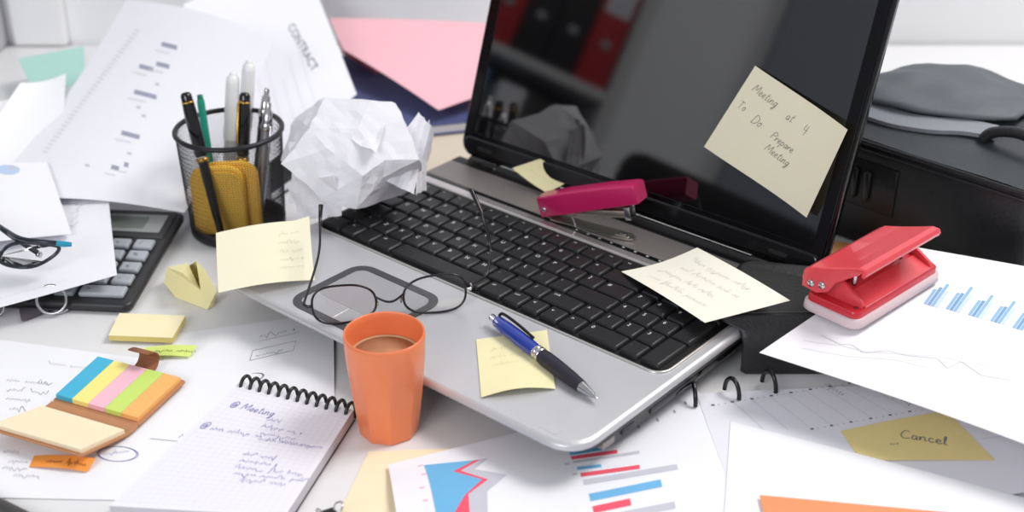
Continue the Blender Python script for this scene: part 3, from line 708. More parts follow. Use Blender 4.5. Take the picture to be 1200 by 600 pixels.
MB().tube(smoothpath([P(-30, 250, zz+.012), P(0, 266, zz+.016), P(22, 279, zz+.021), P(45, 283, zz+.022), P(68, 285, zz+.020)], 5), [.0022]*20+[.0018], 8).build('temple', dk_m, dg, local=False)
MB().tube([P(66, 285, zz+.020), P(74, 286, zz+.019), P(84, 286.5, zz+.018)], [.0022, .0026, .0018], 10).build('temple_tip', mat('teal temple tip', (34, 146, 180), .35), dg, local=False)
MB().tube(smoothpath([P(2, 268, zz+.020), P(20, 281, zz+.014), P(44, 296, zz+.006)], 5), .0022, 8).build('temple', dk_m, dg, local=False)
MB().lathe([(.001, 0), (.0026, .0004), (.0026, .003), (.001, .0034)], 14, c=P(44, 298, zz+.004), ax=(.8, -.4, .1)).build('hinge', chrome, dg, local=False)
# big schedule sheet
A00, A10, A11, A01 = P(-25, 236, .030), P(216, 249, .0300), P(322, 45, .120), P(148, 0, .120)
s = Sheet(A00, A10, A11, A01, bump=lambda u, v: .010*math.sin(math.pi*u)-.012*math.sin(math.pi*v)*(1-.2*u))
for px, py, w_ in ((190, 49, 18), (164, 75, 16), (184, 72, 15), (158, 105, 26), (143, 153, 21), (131, 193, 9), (146, 190, 5)):
    s.pxquad([(px, py), (px+w_, py+w_*.26), (px+w_-1, py+w_*.26+5), (px-1, py+5)], 1)
    s.pxquad([(px-8, py+9), (px+w_*.5, py+11+w_*.1), (px+w_*.5, py+13+w_*.1), (px-8, py+11)], 2)
for px, py in ((182, 97), (160, 124), (166, 134), (149, 178), (100, 192)): s.pxquad([(px, py), (px+5, py+1), (px+5, py+4), (px, py+3)], 3)
for i in range(34):
    t_ = i/33; px, py = 158-108*t_, 34+142*t_
    s.pxquad([(px, py), (px+6, py+1.5), (px+5.5, py+4), (px-.5, py+2.5)], 4, k=1)
s.build('paper_sheet', [paper, mat('slate print', (158, 162, 180), .8), mat('pale print', (222, 222, 228), .8), pr_grey, mat('dotted rule', (224, 225, 232), .8)], 'large white schedule sheet with grey bars rising behind the pen cup', 'paper', 'loose sheets spread over the desk')
# CONTRACT
q0, q1, q2, q3 = P(418, 110, .050), P(345, -75, .125), P(215, 5, .100), P(245, 235, .026)
s = Sheet(q3, q0, q1, q2, bump=lambda u, v: -.006*math.sin(math.pi*u))
# reader's top edge is the right edge: the heading runs down along it
vs, fs = text_tris('CONTRACT'); w_ = max(v[0] for v in vs)
ta, tb_ = Vector(s.px(337, 32)), Vector(s.px(366, 85)); r_ = (tb_-ta).normalized(); hh = (tb_-ta).length/w_; u_ = Vector((-r_.y, r_.x))
s.mb.add([s.at(*(ta+r_*a*hh+u_*b*hh*.85)) for a, b in vs], fs, 1)
for i in range(8):
    x = s.Lu-.06-i*.018
    s.quad(x, .03, x+.0012, .175-(i % 3)*.03, 2, k=2)
s.build('paper_sheet', [paper, mat('contract lettering', (84, 86, 100), .8), mat('very faint print', (230, 231, 237), .8)], 'white page headed CONTRACT lying over the dark blue folder', 'paper', 'loose sheets spread over the desk')
# more loose sheets at the far left
s = Sheet(P(-90, 262, .022), P(70, 232, .022), P(77, 86, .080), P(24, 97, .078), bump=lambda u, v: -.004*math.sin(math.pi*u))
s.build('paper_sheet', [paper2], 'blank white sheet with its corner by the mint card at the far left', 'paper', 'loose sheets spread over the desk')
s = Sheet(P(-160, 240, .020), P(22, 214, .020), P(30, 111, .060), P(-120, 158, .060), bump=lambda u, v: .003*math.sin(math.pi*u))
s.build('paper_sheet', [paper2], 'blank white sheet at the left edge, lower than the one by the mint card', 'paper', 'loose sheets spread over the desk')
s = Sheet(P(42, 112, .0300), P(100, 95, .030), P(98, 54, .034), P(21, 69, .034), bump=None)
s.build('card_folder', [mat('mint green card', (178, 222, 212), .7)], 'mint green card corner between white sheets at the far left', 'folder')
# ---- folders behind the ball
def folder(name, label, c, th, m, m2=None, cat='folder'):
    t = thing(name, label, cat, (c[0]+c[1]+c[2]+c[3])/4)
    up = Vector((0, 0, th))
    for nm, z0, z1, mm in (('back_cover', 0, .0012, m), ('papers', .0013, th-.0013, m2 or m), ('front_cover', th-.0012, th, m)):
        k = .004 if nm == 'papers' else 0
        cc = sum(c, Vector())/4
        r = [q+(cc-q).normalized()*k for q in c]
        MB().loft([roundpoly([q+Z*z0 for q in r], .004), roundpoly([q+Z*z1 for q in r], .004)], smooth=False).build(nm, mm, t, local=False)
    return t
navy = mat('navy blue card', (80, 88, 134), .6, var=.03)
fz = .0022
folder('card_folder', 'dark blue card folder lying behind the crumpled paper', [Vector((-.262, 1.283, fz)), Vector((-.012, 1.352, fz)), Vector((-.075, 1.585, fz)), Vector((-.325, 1.515, fz))], .012, navy, paper)
s = Sheet(P(476, 206, .0012), P(560, 196, .0012), P(620, 130, .0012), P(505, 138, .0012), th=.0008)
s.build('envelope', [mat('beige envelope paper', (222, 208, 190), .7)], 'beige envelope on the desk behind the left hinge of the laptop', 'envelope')
pinkm = mat('pink card', (246, 190, 200), .65, var=.015); pk = thing('card_folder', 'pink card folder propped on the dark blue one beside the laptop screen', 'folder', P(470, 100, .016))
s = Sheet(P(402, 58, .046), P(514, 129, .0300), P(640, 92, .030), P(556, 26, .048), bump=lambda u, v: .003*math.sin(math.pi*v)+.002*math.sin(math.pi*u)); s.build('front_flap', [pinkm], parent=pk)
s = Sheet(P(403, 60, .042), P(520, 60, .036), P(600, 29, .046), P(386, 21, .052), bump=lambda u, v: .002*math.sin(math.pi*u)); s.build('back_flap', [pinkm], parent=pk)
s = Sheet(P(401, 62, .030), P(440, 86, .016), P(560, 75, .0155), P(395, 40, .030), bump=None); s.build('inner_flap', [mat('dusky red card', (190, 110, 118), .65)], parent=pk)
# dark book-shaped slab standing in for the shade between cup and ball
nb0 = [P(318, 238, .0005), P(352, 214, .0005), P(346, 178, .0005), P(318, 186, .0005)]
bk = thing('shade_slab', 'dark slab added for the shade between pen cup and crumpled paper', 'shade slab', nb0[0])
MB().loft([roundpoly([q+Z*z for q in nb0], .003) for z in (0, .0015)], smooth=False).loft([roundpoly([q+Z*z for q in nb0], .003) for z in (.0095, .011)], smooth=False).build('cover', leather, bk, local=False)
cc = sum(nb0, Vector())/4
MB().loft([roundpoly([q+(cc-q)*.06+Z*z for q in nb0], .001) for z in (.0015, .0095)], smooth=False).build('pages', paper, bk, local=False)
# ================================================================== FRONT LEFT: HAND-WRITTEN SHEETS, PADS, FLAGS
def flat(pts, z): return [P(x, y, z) for x, y in pts]
# A: wide sheet running out of the picture on the left
c = flat([(-60, 582), (250, 588), (318, 440), (-30, 394)], .0008)
s = Sheet(*c, n=10, th=.00012)
def at_px(s, px, py, z=.001):                            # where a photo point falls on a (flat) sheet, in sheet metres
    q = P(px, py, z); a = (s.c[1]-s.c[0]).normalized(); b = (s.c[3]-s.c[0]).normalized()
    d = q-s.c[0]; M = Matrix(((a.x, b.x), (a.y, b.y))); k = M.inverted() @ Vector((d.x, d.y)); 
    return k.x/(s.c[1]-s.c[0]).length*s.Lu, k.y/(s.c[3]-s.c[0]).length*s.Lv
def scr(s, px, py, ln, h, mi=1, w=.0004, ang=0.0): x, y = at_px(s, px, py); s.scribble(x, y, ln, h, mi, w, ang); return s
def oval(s, px, py, a, b, mi=1, w=.0005, t0=0.0):
    x, y = at_px(s, px, py)
    for k in (1, .92): s.line([(x+a*k*math.cos(t0+t), y+b*math.sin(t0+t)) for t in [2*math.pi*i/28 for i in range(30)]], w, mi)
for i, (px, py, ln) in enumerate(((0, 442, .030), (0, 453, .032), (0, 464, .022), (4, 476, .012), (0, 528, .012), (6, 540, .016), (0, 548, .020), (14, 557, .022), (30, 441, .01))): scr(s, px, py, ln, .0055, 1)
scr(s, 38, 417, .06, .005, 3); scr(s, 120, 417, .03, .005, 3)
oval(s, 92, 441, .017, .009, 1); scr(s, 78, 443, .018, .005, 4, ang=.2)
oval(s, 122, 523, .016, .009, 2); scr(s, 108, 526, .02, .005, 2, ang=.3)
scr(s, 176, 531, .008, .006, 1, .0006)
x0, y0 = at_px(s, 150, 500); x1, y1 = at_px(s, 212, 503)
s.line([(x0, y0), (x1, y1), (x1+.006, y1+.012), (x0+.03, y0+.014)], .0005, 1); scr(s, 178, 496, .012, .005, 1)
s.build('paper_sheet', [paper2, ink_k, ink_b, ink_l, mat('mauve ink', (150, 110, 150), .7)], 'white sheet with pencil scribbles under the open set of sticky flags', 'paper', 'loose sheets spread over the desk')
# B: sheet behind the notebook
s = Sheet(P(180, 520, .0004), P(392, 478, .0004), P(391, 366, .0004), P(195, 393, .0004), bump=lambda u, v: .0025*math.sin(math.pi*v)*max(0, u-.5)*2, n=14, th=.00012)
scr(s, 300, 393, .028, .007, 1, .0005, .1); x, y = at_px(s, 300, 397); s.line([(x, y), (x+.032, y+.004)], .0004, 1)
x, y = at_px(s, 290, 420); s.line([(x, y), (x+.034, y+.003), (x+.036, y+.017), (x+.002, y+.014), (x, y)], .0005, 1); scr(s, 297, 416, .022, .006, 1, .0005, .1)
oval(s, 258, 455, .013, .010, 1); scr(s, 246, 458, .022, .007, 2, .0005, .6); oval(s, 292, 441, .010, .006, 1); scr(s, 262, 411, .0, .006)
s.build('paper_sheet', [paper2, ink_k, ink_b], 'white sheet with a boxed scribble between the spiral notebook and the laptop', 'paper', 'loose sheets spread over the desk')
# small thick pad
pad = thing('note_pad', 'small pale yellow note pad lying on the white sheet near the laptop', 'note pad', P(170, 390, .002))
pc_ = [P(128, 399, .0022), P(203, 402, .0022), P(218, 376, .0022), P(141, 373, .0022)]
MB().loft([[q+Z*z for q in pc_] for z in (0, .0045)], smooth=False).build('sheets', mat('yellow pad edge', (228, 208, 128), .7, var=.1, scale=600), pad, local=False)
MB().loft([[q+Z*z for q in pc_] for z in (.00455, .0050)], smooth=False).build('top_sheet', mat('pale yellow top sheet', (250, 238, 196), .7), pad, local=False)
# flags
s = Sheet(P(165, 418, .0026), P(222, 418, .0026), P(231, 405, .0060), P(170, 407, .0026), bump=lambda u, v: .0014*math.sin(math.pi*u), n=10)
s.scribble(.010, s.Lv*.35, .032, .005, 1, .0006)
s.build('page_flag', [mat('lime green flag', (222, 238, 130), .6), mat('olive ink', (130, 140, 70), .7)], 'lime green page flag with scribbled writing beside the small yellow pad', 'page flag', 'loose page flags on the scribbled sheet')
s = Sheet(P(34, 547, .0014), P(102, 553, .0020), P(112, 537, .0070), P(40, 534, .0014), bump=lambda u, v: .0016*math.sin(math.pi*u), n=10)
s.scribble(.012, s.Lv*.35, .030, .005, 1, .0007)
s.build('page_flag', [mat('orange flag', (250, 158, 72), .6), mat('brown ink', (150, 84, 40), .7)], 'orange page flag with scribbled writing below the open flag set', 'page flag', 'loose page flags on the scribbled sheet')
# ---- open kraft cover with flags
kraft = mat('kraft card', (190, 136, 98), .75, var=.08, scale=300)
fs_ = thing('sticky_flag_set', 'open kraft card cover holding five colours of page flags and a cream pad', 'sticky flags', P(110, 480, .002))
zk = .004
RL, RR, FR, FL = P(116, 422, zk), P(218, 448, zk), P(163, 500, zk-.001), P(62, 471, zk-.001)
def slab(name, c, th, m, par=fs_): return MB().loft([roundpoly(c, .002), roundpoly([q+Z*th for q in c], .002)], smooth=False).build(name, m, par, local=False)
slab('right_cover', [FL, FR, RR, RL], .0014, kraft)
SL, SR = P(50, 480, zk-.001), P(152, 510, zk-.001)
slab('spine', [SL, SR, FR, FL], .0012, kraft)
OL, OR_ = P(-14, 504, .012), P(96, 536, .012)
slab('left_cover', [OL, OR_, SR, SL], .0014, kraft)
def mix(a, b, t): return a*(1-t)+b*t
cols = [('sky blue flag', (74, 184, 220)), ('yellow flag', (253, 238, 142)), ('pink flag', (249, 194, 210)), ('green flag', (206, 232, 118)), ('apricot flag', (253, 188, 112))]
for i, (nm, cc) in enumerate(cols):
    a, b = .02+i*.19, .02+(i+1)*.19-.003
    q = [mix(mix(FL, FR, a), mix(RL, RR, a), .05), mix(mix(FL, FR, b), mix(RL, RR, b), .05), mix(mix(FL, FR, b), mix(RL, RR, b), .96), mix(mix(FL, FR, a), mix(RL, RR, a), .96)]
    q = [p+Z*.0015 for p in q]
    o = MB().loft([q, [p+Z*.0038 for p in q]], smooth=False).build('flag_strip', mat(nm, cc, .65, var=.02), fs_, local=False); o['label'] = nm.replace(' flag', ' strip of flags')
q = [mix(mix(OL, OR_, a), mix(SL, SR, a), b)+Z*.0015 for a, b in ((.03, .06), (.97, .06), (.97, .96), (.03, .96))]
MB().loft([q, [p+Z*.0035 for p in q]], smooth=False).build('cream_pad', mat('cream pad sheets', (250, 236, 202), .7, var=.015), fs_, local=False)
tw0, tw1 = mix(RL, RR, .40), mix(RL, RR, .63); back = (RL-FL).normalized()
path = [(0, .0008), (.006, .0022), (.010, .0072), (.0085, .0125), (.003, .0165), (-.003, .0185)]
sp = smoothpath([(a, b, 0) for a, b in path], 5)
r1 = [tw0+back*p.x+Z*p.y for p in sp]; r2 = [tw1+back*p.x+Z*p.y for p in sp]; n = len(sp)
vs = r1+r2+[p+Z*.0008+back*.0006 for p in r1]+[p+Z*.0008+back*.0006 for p in r2]
fs = []
for i in range(n-1): fs += [[i, i+1, n+i+1, n+i], [2*n+i, 3*n+i, 3*n+i+1, 2*n+i+1], [i, 2*n+i, 2*n+i+1, i+1], [n+i, n+i+1, 3*n+i+1, 3*n+i]]
fs += [[0, n, 3*n, 2*n], [n-1, 3*n-1, 4*n-1, 2*n-1]]
MB().add(vs, fs, 0, True).build('closing_tab', mat('brown kraft tab', (150, 96, 66), .7, var=.08, scale=300), fs_, local=False)
# ================================================================== SPIRAL NOTEBOOK
NT = .0105
n00, n10, n11, n01 = P(128, 592, NT), P(334, 604, NT), P(414, 480, NT), P(282, 446, NT)
nb = thing('spiral_notebook', 'white spiral notebook with blue handwriting, left of the orange cup', 'notebook', (n00+n11)/2-Z*NT)
base = [n00, n10, n11, n01]; cc = sum(base, Vector())/4
MB().loft([[q-Z*(NT-.0016) for q in base], [q-Z*.0008 for q in base]], smooth=False).build('pages', mat('stacked page edges', (206, 204, 212), .8, var=.16, scale=900), nb, local=False)
MB().loft([[q+(q-cc)*.01-Z*(NT-.0004) for q in base], [q+(q-cc)*.01-Z*(NT-.0015) for q in base]], smooth=False).build('back_cover', mat('dark notebook cover', (70, 62, 66), .6), nb, local=False)
s = Sheet(n00-Z*.0004, n10-Z*.0004, n11-Z*.0004, n01-Z*.0004, n=16)
for i in range(1, 30): s.line([(s.Lu*.02, s.Lv*i/30), (s.Lu*.98, s.Lv*i/30)], .00022, 2, sub=6)
for i in range(1, 20): s.line([(s.Lu*i/20, s.Lv*.02), (s.Lu*i/20, s.Lv*.97)], .00022, 2, sub=6)
def npx(px, py): return at_px(s, px, py, NT)
x, y = npx(272, 474); s.hand('@ Meeting', x, y, .0075, 1, .0006, -.02)
for px, py, ln in ((330, 484, .012), (322, 492, .032), (320, 500, .03), (318, 507, .042)): x, y = npx(px, py); s.scribble(x, y, ln, .0045, 1, .0004)
x, y = npx(234, 500); s.hand('@', x, y, .0075, 1, .0006); s.scribble(x+.009, y, .040, .006, 1, .0006); s.scribble(x+.055, y-.001, .045, .0055, 1, .0005)
for px, py, ln in ((296, 527, .026), (292, 535, .026), (286, 543, .046), (282, 551, .05), (290, 559, .03)): x, y = npx(px, py); s.scribble(x, y, ln, .005, 1, .0005)
s.build('top_page', [mat('squared page', (242, 240, 248), .75, var=.01), ink_b, mat('faint squared ruling', (226, 224, 236), .8)], parent=nb)
coil = mat('black coil wire', (30, 30, 32), .35, coat=.3); td = (n11-n01).normalized(); bd = (n01-n00).normalized()
for i in range(12):
    c = mix(n01, n11, .035+i*.0845)-bd*.0005-Z*.004
    pts = []
    for k in range(20):
        t = math.radians(-60+300*k/19)
        pts.append(c-bd*math.cos(t)*.0062+Z*(math.sin(t)*.0078+.001)+td*(.0022*k/19))
    MB().tube(pts, .0014, 8).build('coil_loop', coil, nb, local=False)
# ================================================================== BITS AT THE FRONT EDGE
bp = thing('ballpoint_pen', 'dark grey pen cut off by the lower left corner of the picture', 'pen', P(20, 600, .005))
a, b = P(-30, 577, .0046), P(60, 622, .0046); d = (b-a).normalized(); ln = (b-a).length
MB().lathe([(.0036, 0), (.0045, .002), (.0045, ln)], 18, c=a, ax=d).build('barrel', mat('dark grey barrel', (74, 72, 72), .4), bp, local=False)
MB().lathe([(.0045, ln), (.0044, ln+.01), (.0012, ln+.022)], 18, c=a, ax=d).build('tip', chrome, bp, local=False)
bc = thing('binder_clip', 'small dark binder clip at the bottom edge between notebook and cream card', 'clip', P(392, 607, 0))
q = P(388, 616, 0)
bM = Matrix.Translation(q) @ Matrix.Rotation(.5, 4, 'Z')
MB().prism([(-.008, 0), (.008, 0), (.0055, .0075), (.0045, .0085), (-.0045, .0085), (-.0055, .0075)], -.007, .007, M=bM @ Matrix.Rotation(math.pi/2, 4, 'X')).build('body', black_pl, bc, local=False)
for sg in (-1, 1):
    MB().tube([bM @ Vector(p) for p in smoothpath([(sg*.004, -.004, .0085), (sg*.006, -.0045, .013), (sg*.009, 0, .0155), (sg*.006, .0045, .013), (sg*.004, .004, .0085)], 5)], .0006, 6).build('wire_handle', chrome, bc, local=False)
# cream card
s = Sheet(P(392, 612, .0006), P(655, 640, .0006), P(670, 520, .0006), P(432, 529, .0012), n=10, th=.0006)
s.build('card_sheet', [cream], 'cream card under the chart page at the bottom of the picture', 'card')
# ---- area + bar chart page
z = .0028
g00, g10, g11, g01 = P(470, 640, .003), P(905, 640, z), P(816, 455, .0022), P(455, 545, .0040)
s = Sheet(g00, g10, g11, g01, bump=lambda u, v: .0035*(1-u)**4*math.sin(math.pi*min(1, v*1.1))+.0006, n=24)
def cpx(px, py):                                        # photo point -> bilinear sheet metres
    q = P(px, py, .0034); u = v = .5
    for _ in range(25):
        p = s.S(u, v); e = 1e-3; du = (s.S(u+e, v)-p)/e; dv = (s.S(u, v+e)-p)/e
        M = Matrix(((du.x, dv.x), (du.y, dv.y))); k = M.inverted() @ Vector((q.x-p.x, q.y-p.y)); u += k.x; v += k.y
    return u*s.Lu, v*s.Lv
def area(left, right, mi):                             # two matching boundary lists -> quads, finely cut
    for (a0, a1), (b0, b1) in zip(zip(left, left[1:]), zip(right, right[1:])):
        K = 4; J = 4
        g = [[(Vector(a0)*(1-i/K)+Vector(a1)*i/K)*(1-j/J)+(Vector(b0)*(1-i/K)+Vector(b1)*i/K)*j/J for j in range(J+1)] for i in range(K+1)]
        vs = [s.at(*cpx(p.x, p.y), .00030) for r in g for p in r]
        s.mb.add(vs, [[i*(J+1)+j, (i+1)*(J+1)+j, (i+1)*(J+1)+j+1, i*(J+1)+j+1] for i in range(K) for j in range(J)], mi)
T = lambda l: [Vector((a, b, 0)) for a, b in l]
lft = T([(497, 547), (500, 556), (503, 567), (506, 580), (515, 625)])
redL = T([(556, 541), (531, 555), (565, 564), (545, 583), (520, 625)])
redR = T([(563, 540), (540, 554), (572, 564), (549, 582), (552, 625)])
gryR = T([(571, 539), (556, 552), (594, 558), (571, 578), (572, 625)])
area(lft, redL, 1); area(redL, redR, 2); area(redR, gryR, 3)
def bar(px0, py0, px1, py1, hpx, mi):
    a = T([(px0, py0), (px1, py1)]); b = T([(px0+hpx*.25, py0+hpx), (px1+hpx*.25, py1+hpx)]); area(a, b, mi)
for q in ((667, 530, 707, 523, 4.5, 1), (669, 535.5, 723, 527.5, 4, 2), (671, 541, 749, 528.5, 3, 3), (676, 548, 704, 544.5, 3.5, 1), (680, 555, 749, 545, 4.5, 2), (683, 563, 793, 544, 6, 3),
          (690, 579.5, 774, 562, 8.5, 1), (694, 594, 738, 584.5, 8, 2), (700, 606, 790, 588, 8, 3)): bar(*q)
for px, py in ((671, 558), (662, 546), (490, 549), (494, 560), (492, 577), (496, 592)):
    x, y = cpx(px, py); s.quad(x, y, x+.0035, y+.0022, 3 if px > 600 else 4, k=1)
for i, (px, py) in enumerate(((704, 516), (727, 509), (748, 502), (770, 494), (790, 484), (803, 474))):
    x, y = cpx(px, py); s.quad(x, y, x+.0016, y+.0030, 5, k=1)
s.build('chart_page', [paper, pr_blue, pr_red, pr_grey, mat('rose print', (236, 190, 200), .8), mat('pale tick print', (160, 162, 172), .8)], 'white page with a blue area chart and coloured bars under the laptop\'s front corner', 'paper', 'loose sheets spread over the desk')
# ---- right: blank white page and orange corner
s = Sheet(P(845, 660, .0042), P(1260, 700, .0046), P(1260, 600, .0046), P(856, 494, .0042), bump=lambda u, v: .0012*math.sin(math.pi*u)*v, n=16, th=.00015)
s.build('paper_sheet', [paper2], 'blank white sheet at the lower right, over the planner page', 'paper', 'loose sheets spread over the desk')
s = Sheet(P(915, 680, .0072), P(1200, 690, .0072), P(1150, 604, .0072), P(890, 580, .0072), n=6)
s.build('card_sheet', [mat('orange card', (250, 152, 104), .65, var=.01)], 'plain orange card cut off by the bottom edge at the right', 'card')
# ================================================================== LEATHER ORGANIZER WITH RING PAGES
org = thing('leather_organizer', 'black leather ring organizer squeezed between the laptop and the bar chart sheet', 'organizer', (.29, .93, 0))
low = [(.1725, .871), (.35, .871), (.35, .985), (.295, .985), (.266, .958), (.1795, .880)]
top = [(.1545, .882), (.35, .884), (.35, .985), (.300, .985), (.245, .9365), (.1815, .957)]
def lay(poly, z, ins=0.0, r=.010):
    zz = z if isinstance(z, (list, tuple)) else [z]*len(poly); cx = sum(p[0] for p in poly)/len(poly); cy = sum(p[1] for p in poly)/len(poly)
    pp = []
    for (x, y), q in zip(poly, zz):
        d = Vector((cx-x, cy-y, 0)); d = d.normalized()*ins if d.length else d
        pp.append(Vector((x, y, q))+d)
    return roundpoly(pp, r, 4)
tz = [.0460, .0480, .0470, .0480, .0580, .0550]
up_ = lambda k: [q+k for q in tz]
mixp = [((a[0]*.75+b[0]*.25), (a[1]*.75+b[1]*.25)) for a, b in zip(low, top)]
MB().loft([lay(low, .0008, .004), lay(low, .004), lay(low, .028), lay(mixp, [.0385, .036, .036, .036, .040, .0405]), lay(top, up_(-.0045), 0), lay(top, up_(-.001), .001), lay(top, up_(.0004), .005)]).build('leather_body', leather, org, local=False)
st_ = [Vector((x, y, z+.0006)) for (x, y), z in zip([(.160, .8865), (.35, .8885)], (.0462, .0490))]
MB().tube([st_[0], st_[1]], .0006, 6).build('stitching', mat('grey thread', (74, 74, 78), .7), org, local=False)
s = Sheet(P(880, 640, .0034), P(1290, 560, .0034), Vector((.47, .866, .0038)), P(816, 461, .0034), bump=lambda u, v: .001*math.sin(math.pi*u), n=16)
def ppx(px, py):
    q = P(px, py, .0042); u = v = .5
    for _ in range(25):
        p = s.S(u, v); e = 1e-3; du = (s.S(u+e, v)-p)/e; dv = (s.S(u, v+e)-p)/e
        M = Matrix(((du.x, dv.x), (du.y, dv.y))); k = M.inverted() @ Vector((q.x-p.x, q.y-p.y)); u += k.x; v += k.y
    return u*s.Lu, v*s.Lv
for (x0, y0, x1, y1, n_) in ((834, 475, 1024, 446, 26), (950, 504, 1110, 476, 22)):
    for i in range(n_):
        t = i/(n_-1); x, y = ppx(x0+(x1-x0)*t, y0+(y1-y0)*t); big = i % 3 == 0
        s.quad(x, y, x+(.0022 if big else .0012), y+(.0020 if big else .0010), 1 if big else 2, k=1)
for i in range(9):
    a = ppx(860+i*21, 471-i*3.2); b = ppx(900+i*24, 508-i*3.8); s.line([a, b], .00025, 2, sub=6)
a = ppx(1150, 515); b = ppx(1200, 508); s.line([a, b], .0004, 2, sub=4)
for px, py, t in ((966, 452, 'M'), (1046, 464, 'D')):
    x, y = ppx(px, py); s.scribble(x, y, .018, .007, 3, .0006, -1.0)
s.build('planner_page', [mat('planner paper', (232, 231, 240), .75, var=.01), mat('dark dots', (120, 120, 136), .8), mat('light dots', (186, 186, 200), .8), ink_k], parent=org)
ringm = mat('black ring metal', (28, 28, 30), .3, .3, coat=.3)
for (ax_, ay_), (bx2, by2) in (((806, 452), (815, 476)), ((849, 456), (866, 468)), ((893, 447), (909, 460))):
    q0_, q1_ = P(ax_, ay_, .0040), P(bx2, by2, .0042); pts = []
    for k in range(18):
        t = k/17; pts.append(q0_*(.5+.5*math.cos(math.pi*t))+q1_*(.5-.5*math.cos(math.pi*t))+Z*(.0135*math.sin(math.pi*t)))
    MB().tube(pts, .0017, 10).build('binder_ring', ringm, org, local=False)
# cancel note on the planner
s = Sheet(P(1010, 540, .0050), P(1166, 539, .0050), P(1109, 481, .0056), P(985, 505, .0050), bump=lambda u, v: .0008*math.sin(math.pi*u), n=12)
s.hand('Cancel', s.Lu*.42, s.Lv*.56, .010, 1, .0008, -.42)
s.scribble(s.Lu*.30, s.Lv*.38, .006, .006, 1, .0006)
s.build('sticky_note', [mat('amber yellow note', (236, 216, 150), .7), ink_k], 'yellow sticky note reading Cancel, half under the blank white sheet at the lower right', 'sticky note', 'sticky notes in and around the laptop')
# ================================================================== BAR CHART SHEET UNDER THE PUNCH
zb = .0515
A_, B_ = P(890, 413, .0490), P(1076, 290, .0520)
C_ = A_+Vector((.84, -.54, 0))*.285; C_.z = .034
D_ = B_+Vector((.915, -.40, 0))*.285; D_.z = .0500
s = Sheet(A_, C_, D_, B_, bump=lambda u, v: .004*math.sin(math.pi*u)*(1-v*.6)+.0012*math.sin(math.pi*v), n=28)
def spx(px, py): return s.px(px, py, .25, .5)
for g, (bx, by) in enumerate(((1082, 356), (1108, 362), (1134, 369), (1160, 376), (1186, 384), (1212, 391), (1238, 399))):
    for j, (hpx, mi) in enumerate(((20, 1), (21, 2), (30, 1), (22, 3))):
        if g in (0,) and j == 1: hpx = 24
        x, y = bx+j*4.3, by+j*1.3; k = hpx*(1 if g != 1 else 1.1)
        s.pxquad([(x, y), (x+3.6, y+1.1), (x+3.6+k*.62, y+1.1-k*.86), (x+k*.62, y-k*.86)], mi, k=1)
def chart_line(pts, mi, w=.0006): s.line([spx(*p) for p in pts], w, mi, sub=5)
chart_line([(962, 393), (985, 404), (998, 404), (1012, 414), (1040, 411), (1062, 417), (1098, 420), (1110, 432), (1126, 424), (1150, 440), (1185, 446)], 4)
chart_line([(942, 399), (958, 402), (985, 405), (1012, 412), (1050, 415), (1098, 417), (1130, 425), (1170, 430)], 5)
chart_line([(940, 408), (965, 413), (995, 418), (1050, 422), (1090, 432)], 5)
s.build('chart_page', [paper2, mat('mid blue bars', (148, 190, 226), .7), mat('steel blue bars', (120, 166, 208), .7), mat('ice blue bars', (206, 226, 242), .7), mat('grey chart line', (196, 200, 206), .8), mat('faint chart line', (224, 226, 230), .8)],
        'white sheet with light blue bar groups under the red hole punch', 'paper', 'loose sheets spread over the desk')
# ================================================================== RED HOLE PUNCH
h1, h2, h3 = P(932, 366, .0545), P(1001, 388, .0545), P(1092, 330, .0560)
hx = (h3-h2); hx.z = 0; hx.normalize(); hy = hx.cross(Z); hy = -hy if hy.dot(h2-h1) < 0 else hy
hL, hWd = .113, .0465
ho = h2-hy*hWd; ho.z = .0546
hp = thing('hole_punch', 'red two-hole punch with raised lever standing on the blue bar chart sheet', 'hole punch', ho)
hM_ = Matrix.Translation(ho) @ frame(hx, hy, Z).to_4x4()     # x long side, y towards the open front, z up
# right-handed check: frame(hx, hy, Z) may mirror; faces are two-sided so only shapes matter
redp = mat('red enamel', (228, 74, 84), .32, coat=.35, var=.02); red_d = mat('red plate', (206, 44, 58), .3, coat=.3); gum = mat('pinkish grey rubber', (222, 200, 204), .45)
MB().loft([[hM_ @ Vector((x, y, z)) for x, y in rrect(-.002+i, -.002+i, hL+.002-i, hWd+.003-i, .009, 5)] for z, i in ((0, .0015), (.0015, 0), (.0070, .0005), (.0080, .002))]).build('rubber_tray', gum, hp, local=False)
MB().loft([[hM_ @ Vector((x, y, z)) for x, y in rrect(.001+i, .001+i, hL-.001-i, hWd-i, .006, 5)] for z, i in ((.0078, 0), (.0122, 0), (.0135, .001))]).build('base_plate', red_d, hp, local=False)
def yz(poly, xa, xb, name, m, bev=0):
    return MB().loft([[hM_ @ Vector((xa, y, z)) for y, z in poly], [hM_ @ Vector((xb, y, z)) for y, z in poly]], smooth=False).build(name, m, hp, local=False)
cheek = [(.003, .013), (.044, .013), (.045, .016), (.043, .019), (.022, .031), (.012, .034), (.003, .034)]
for xa in (.010, hL-.0125): yz(cheek, xa, xa+.0025, 'cheek_plate', redp)
yz([(.006, .0135), (.034, .0135), (.034, .0165), (.016, .027), (.006, .027)], .013, hL-.013, 'die_block', red_d)
yz([(.030, .0135), (.0455, .0135), (.0455, .0150), (.030, .0205)], .013, hL-.013, 'paper_stop', redp)
for xc in (.026, hL-.026):
    MB().lathe([(.0036, .016), (.0036, .0375)], 18, c=hM_ @ Vector((xc, .024, 0)), ax=Z).build('punch_pin', chrome, hp, local=False)
    MB().tube(circ(hM_ @ Vector((xc, .024, .030)), hx, hy, .0046), .0008, 6, closed=True).build('return_spring', chrome, hp, local=False)
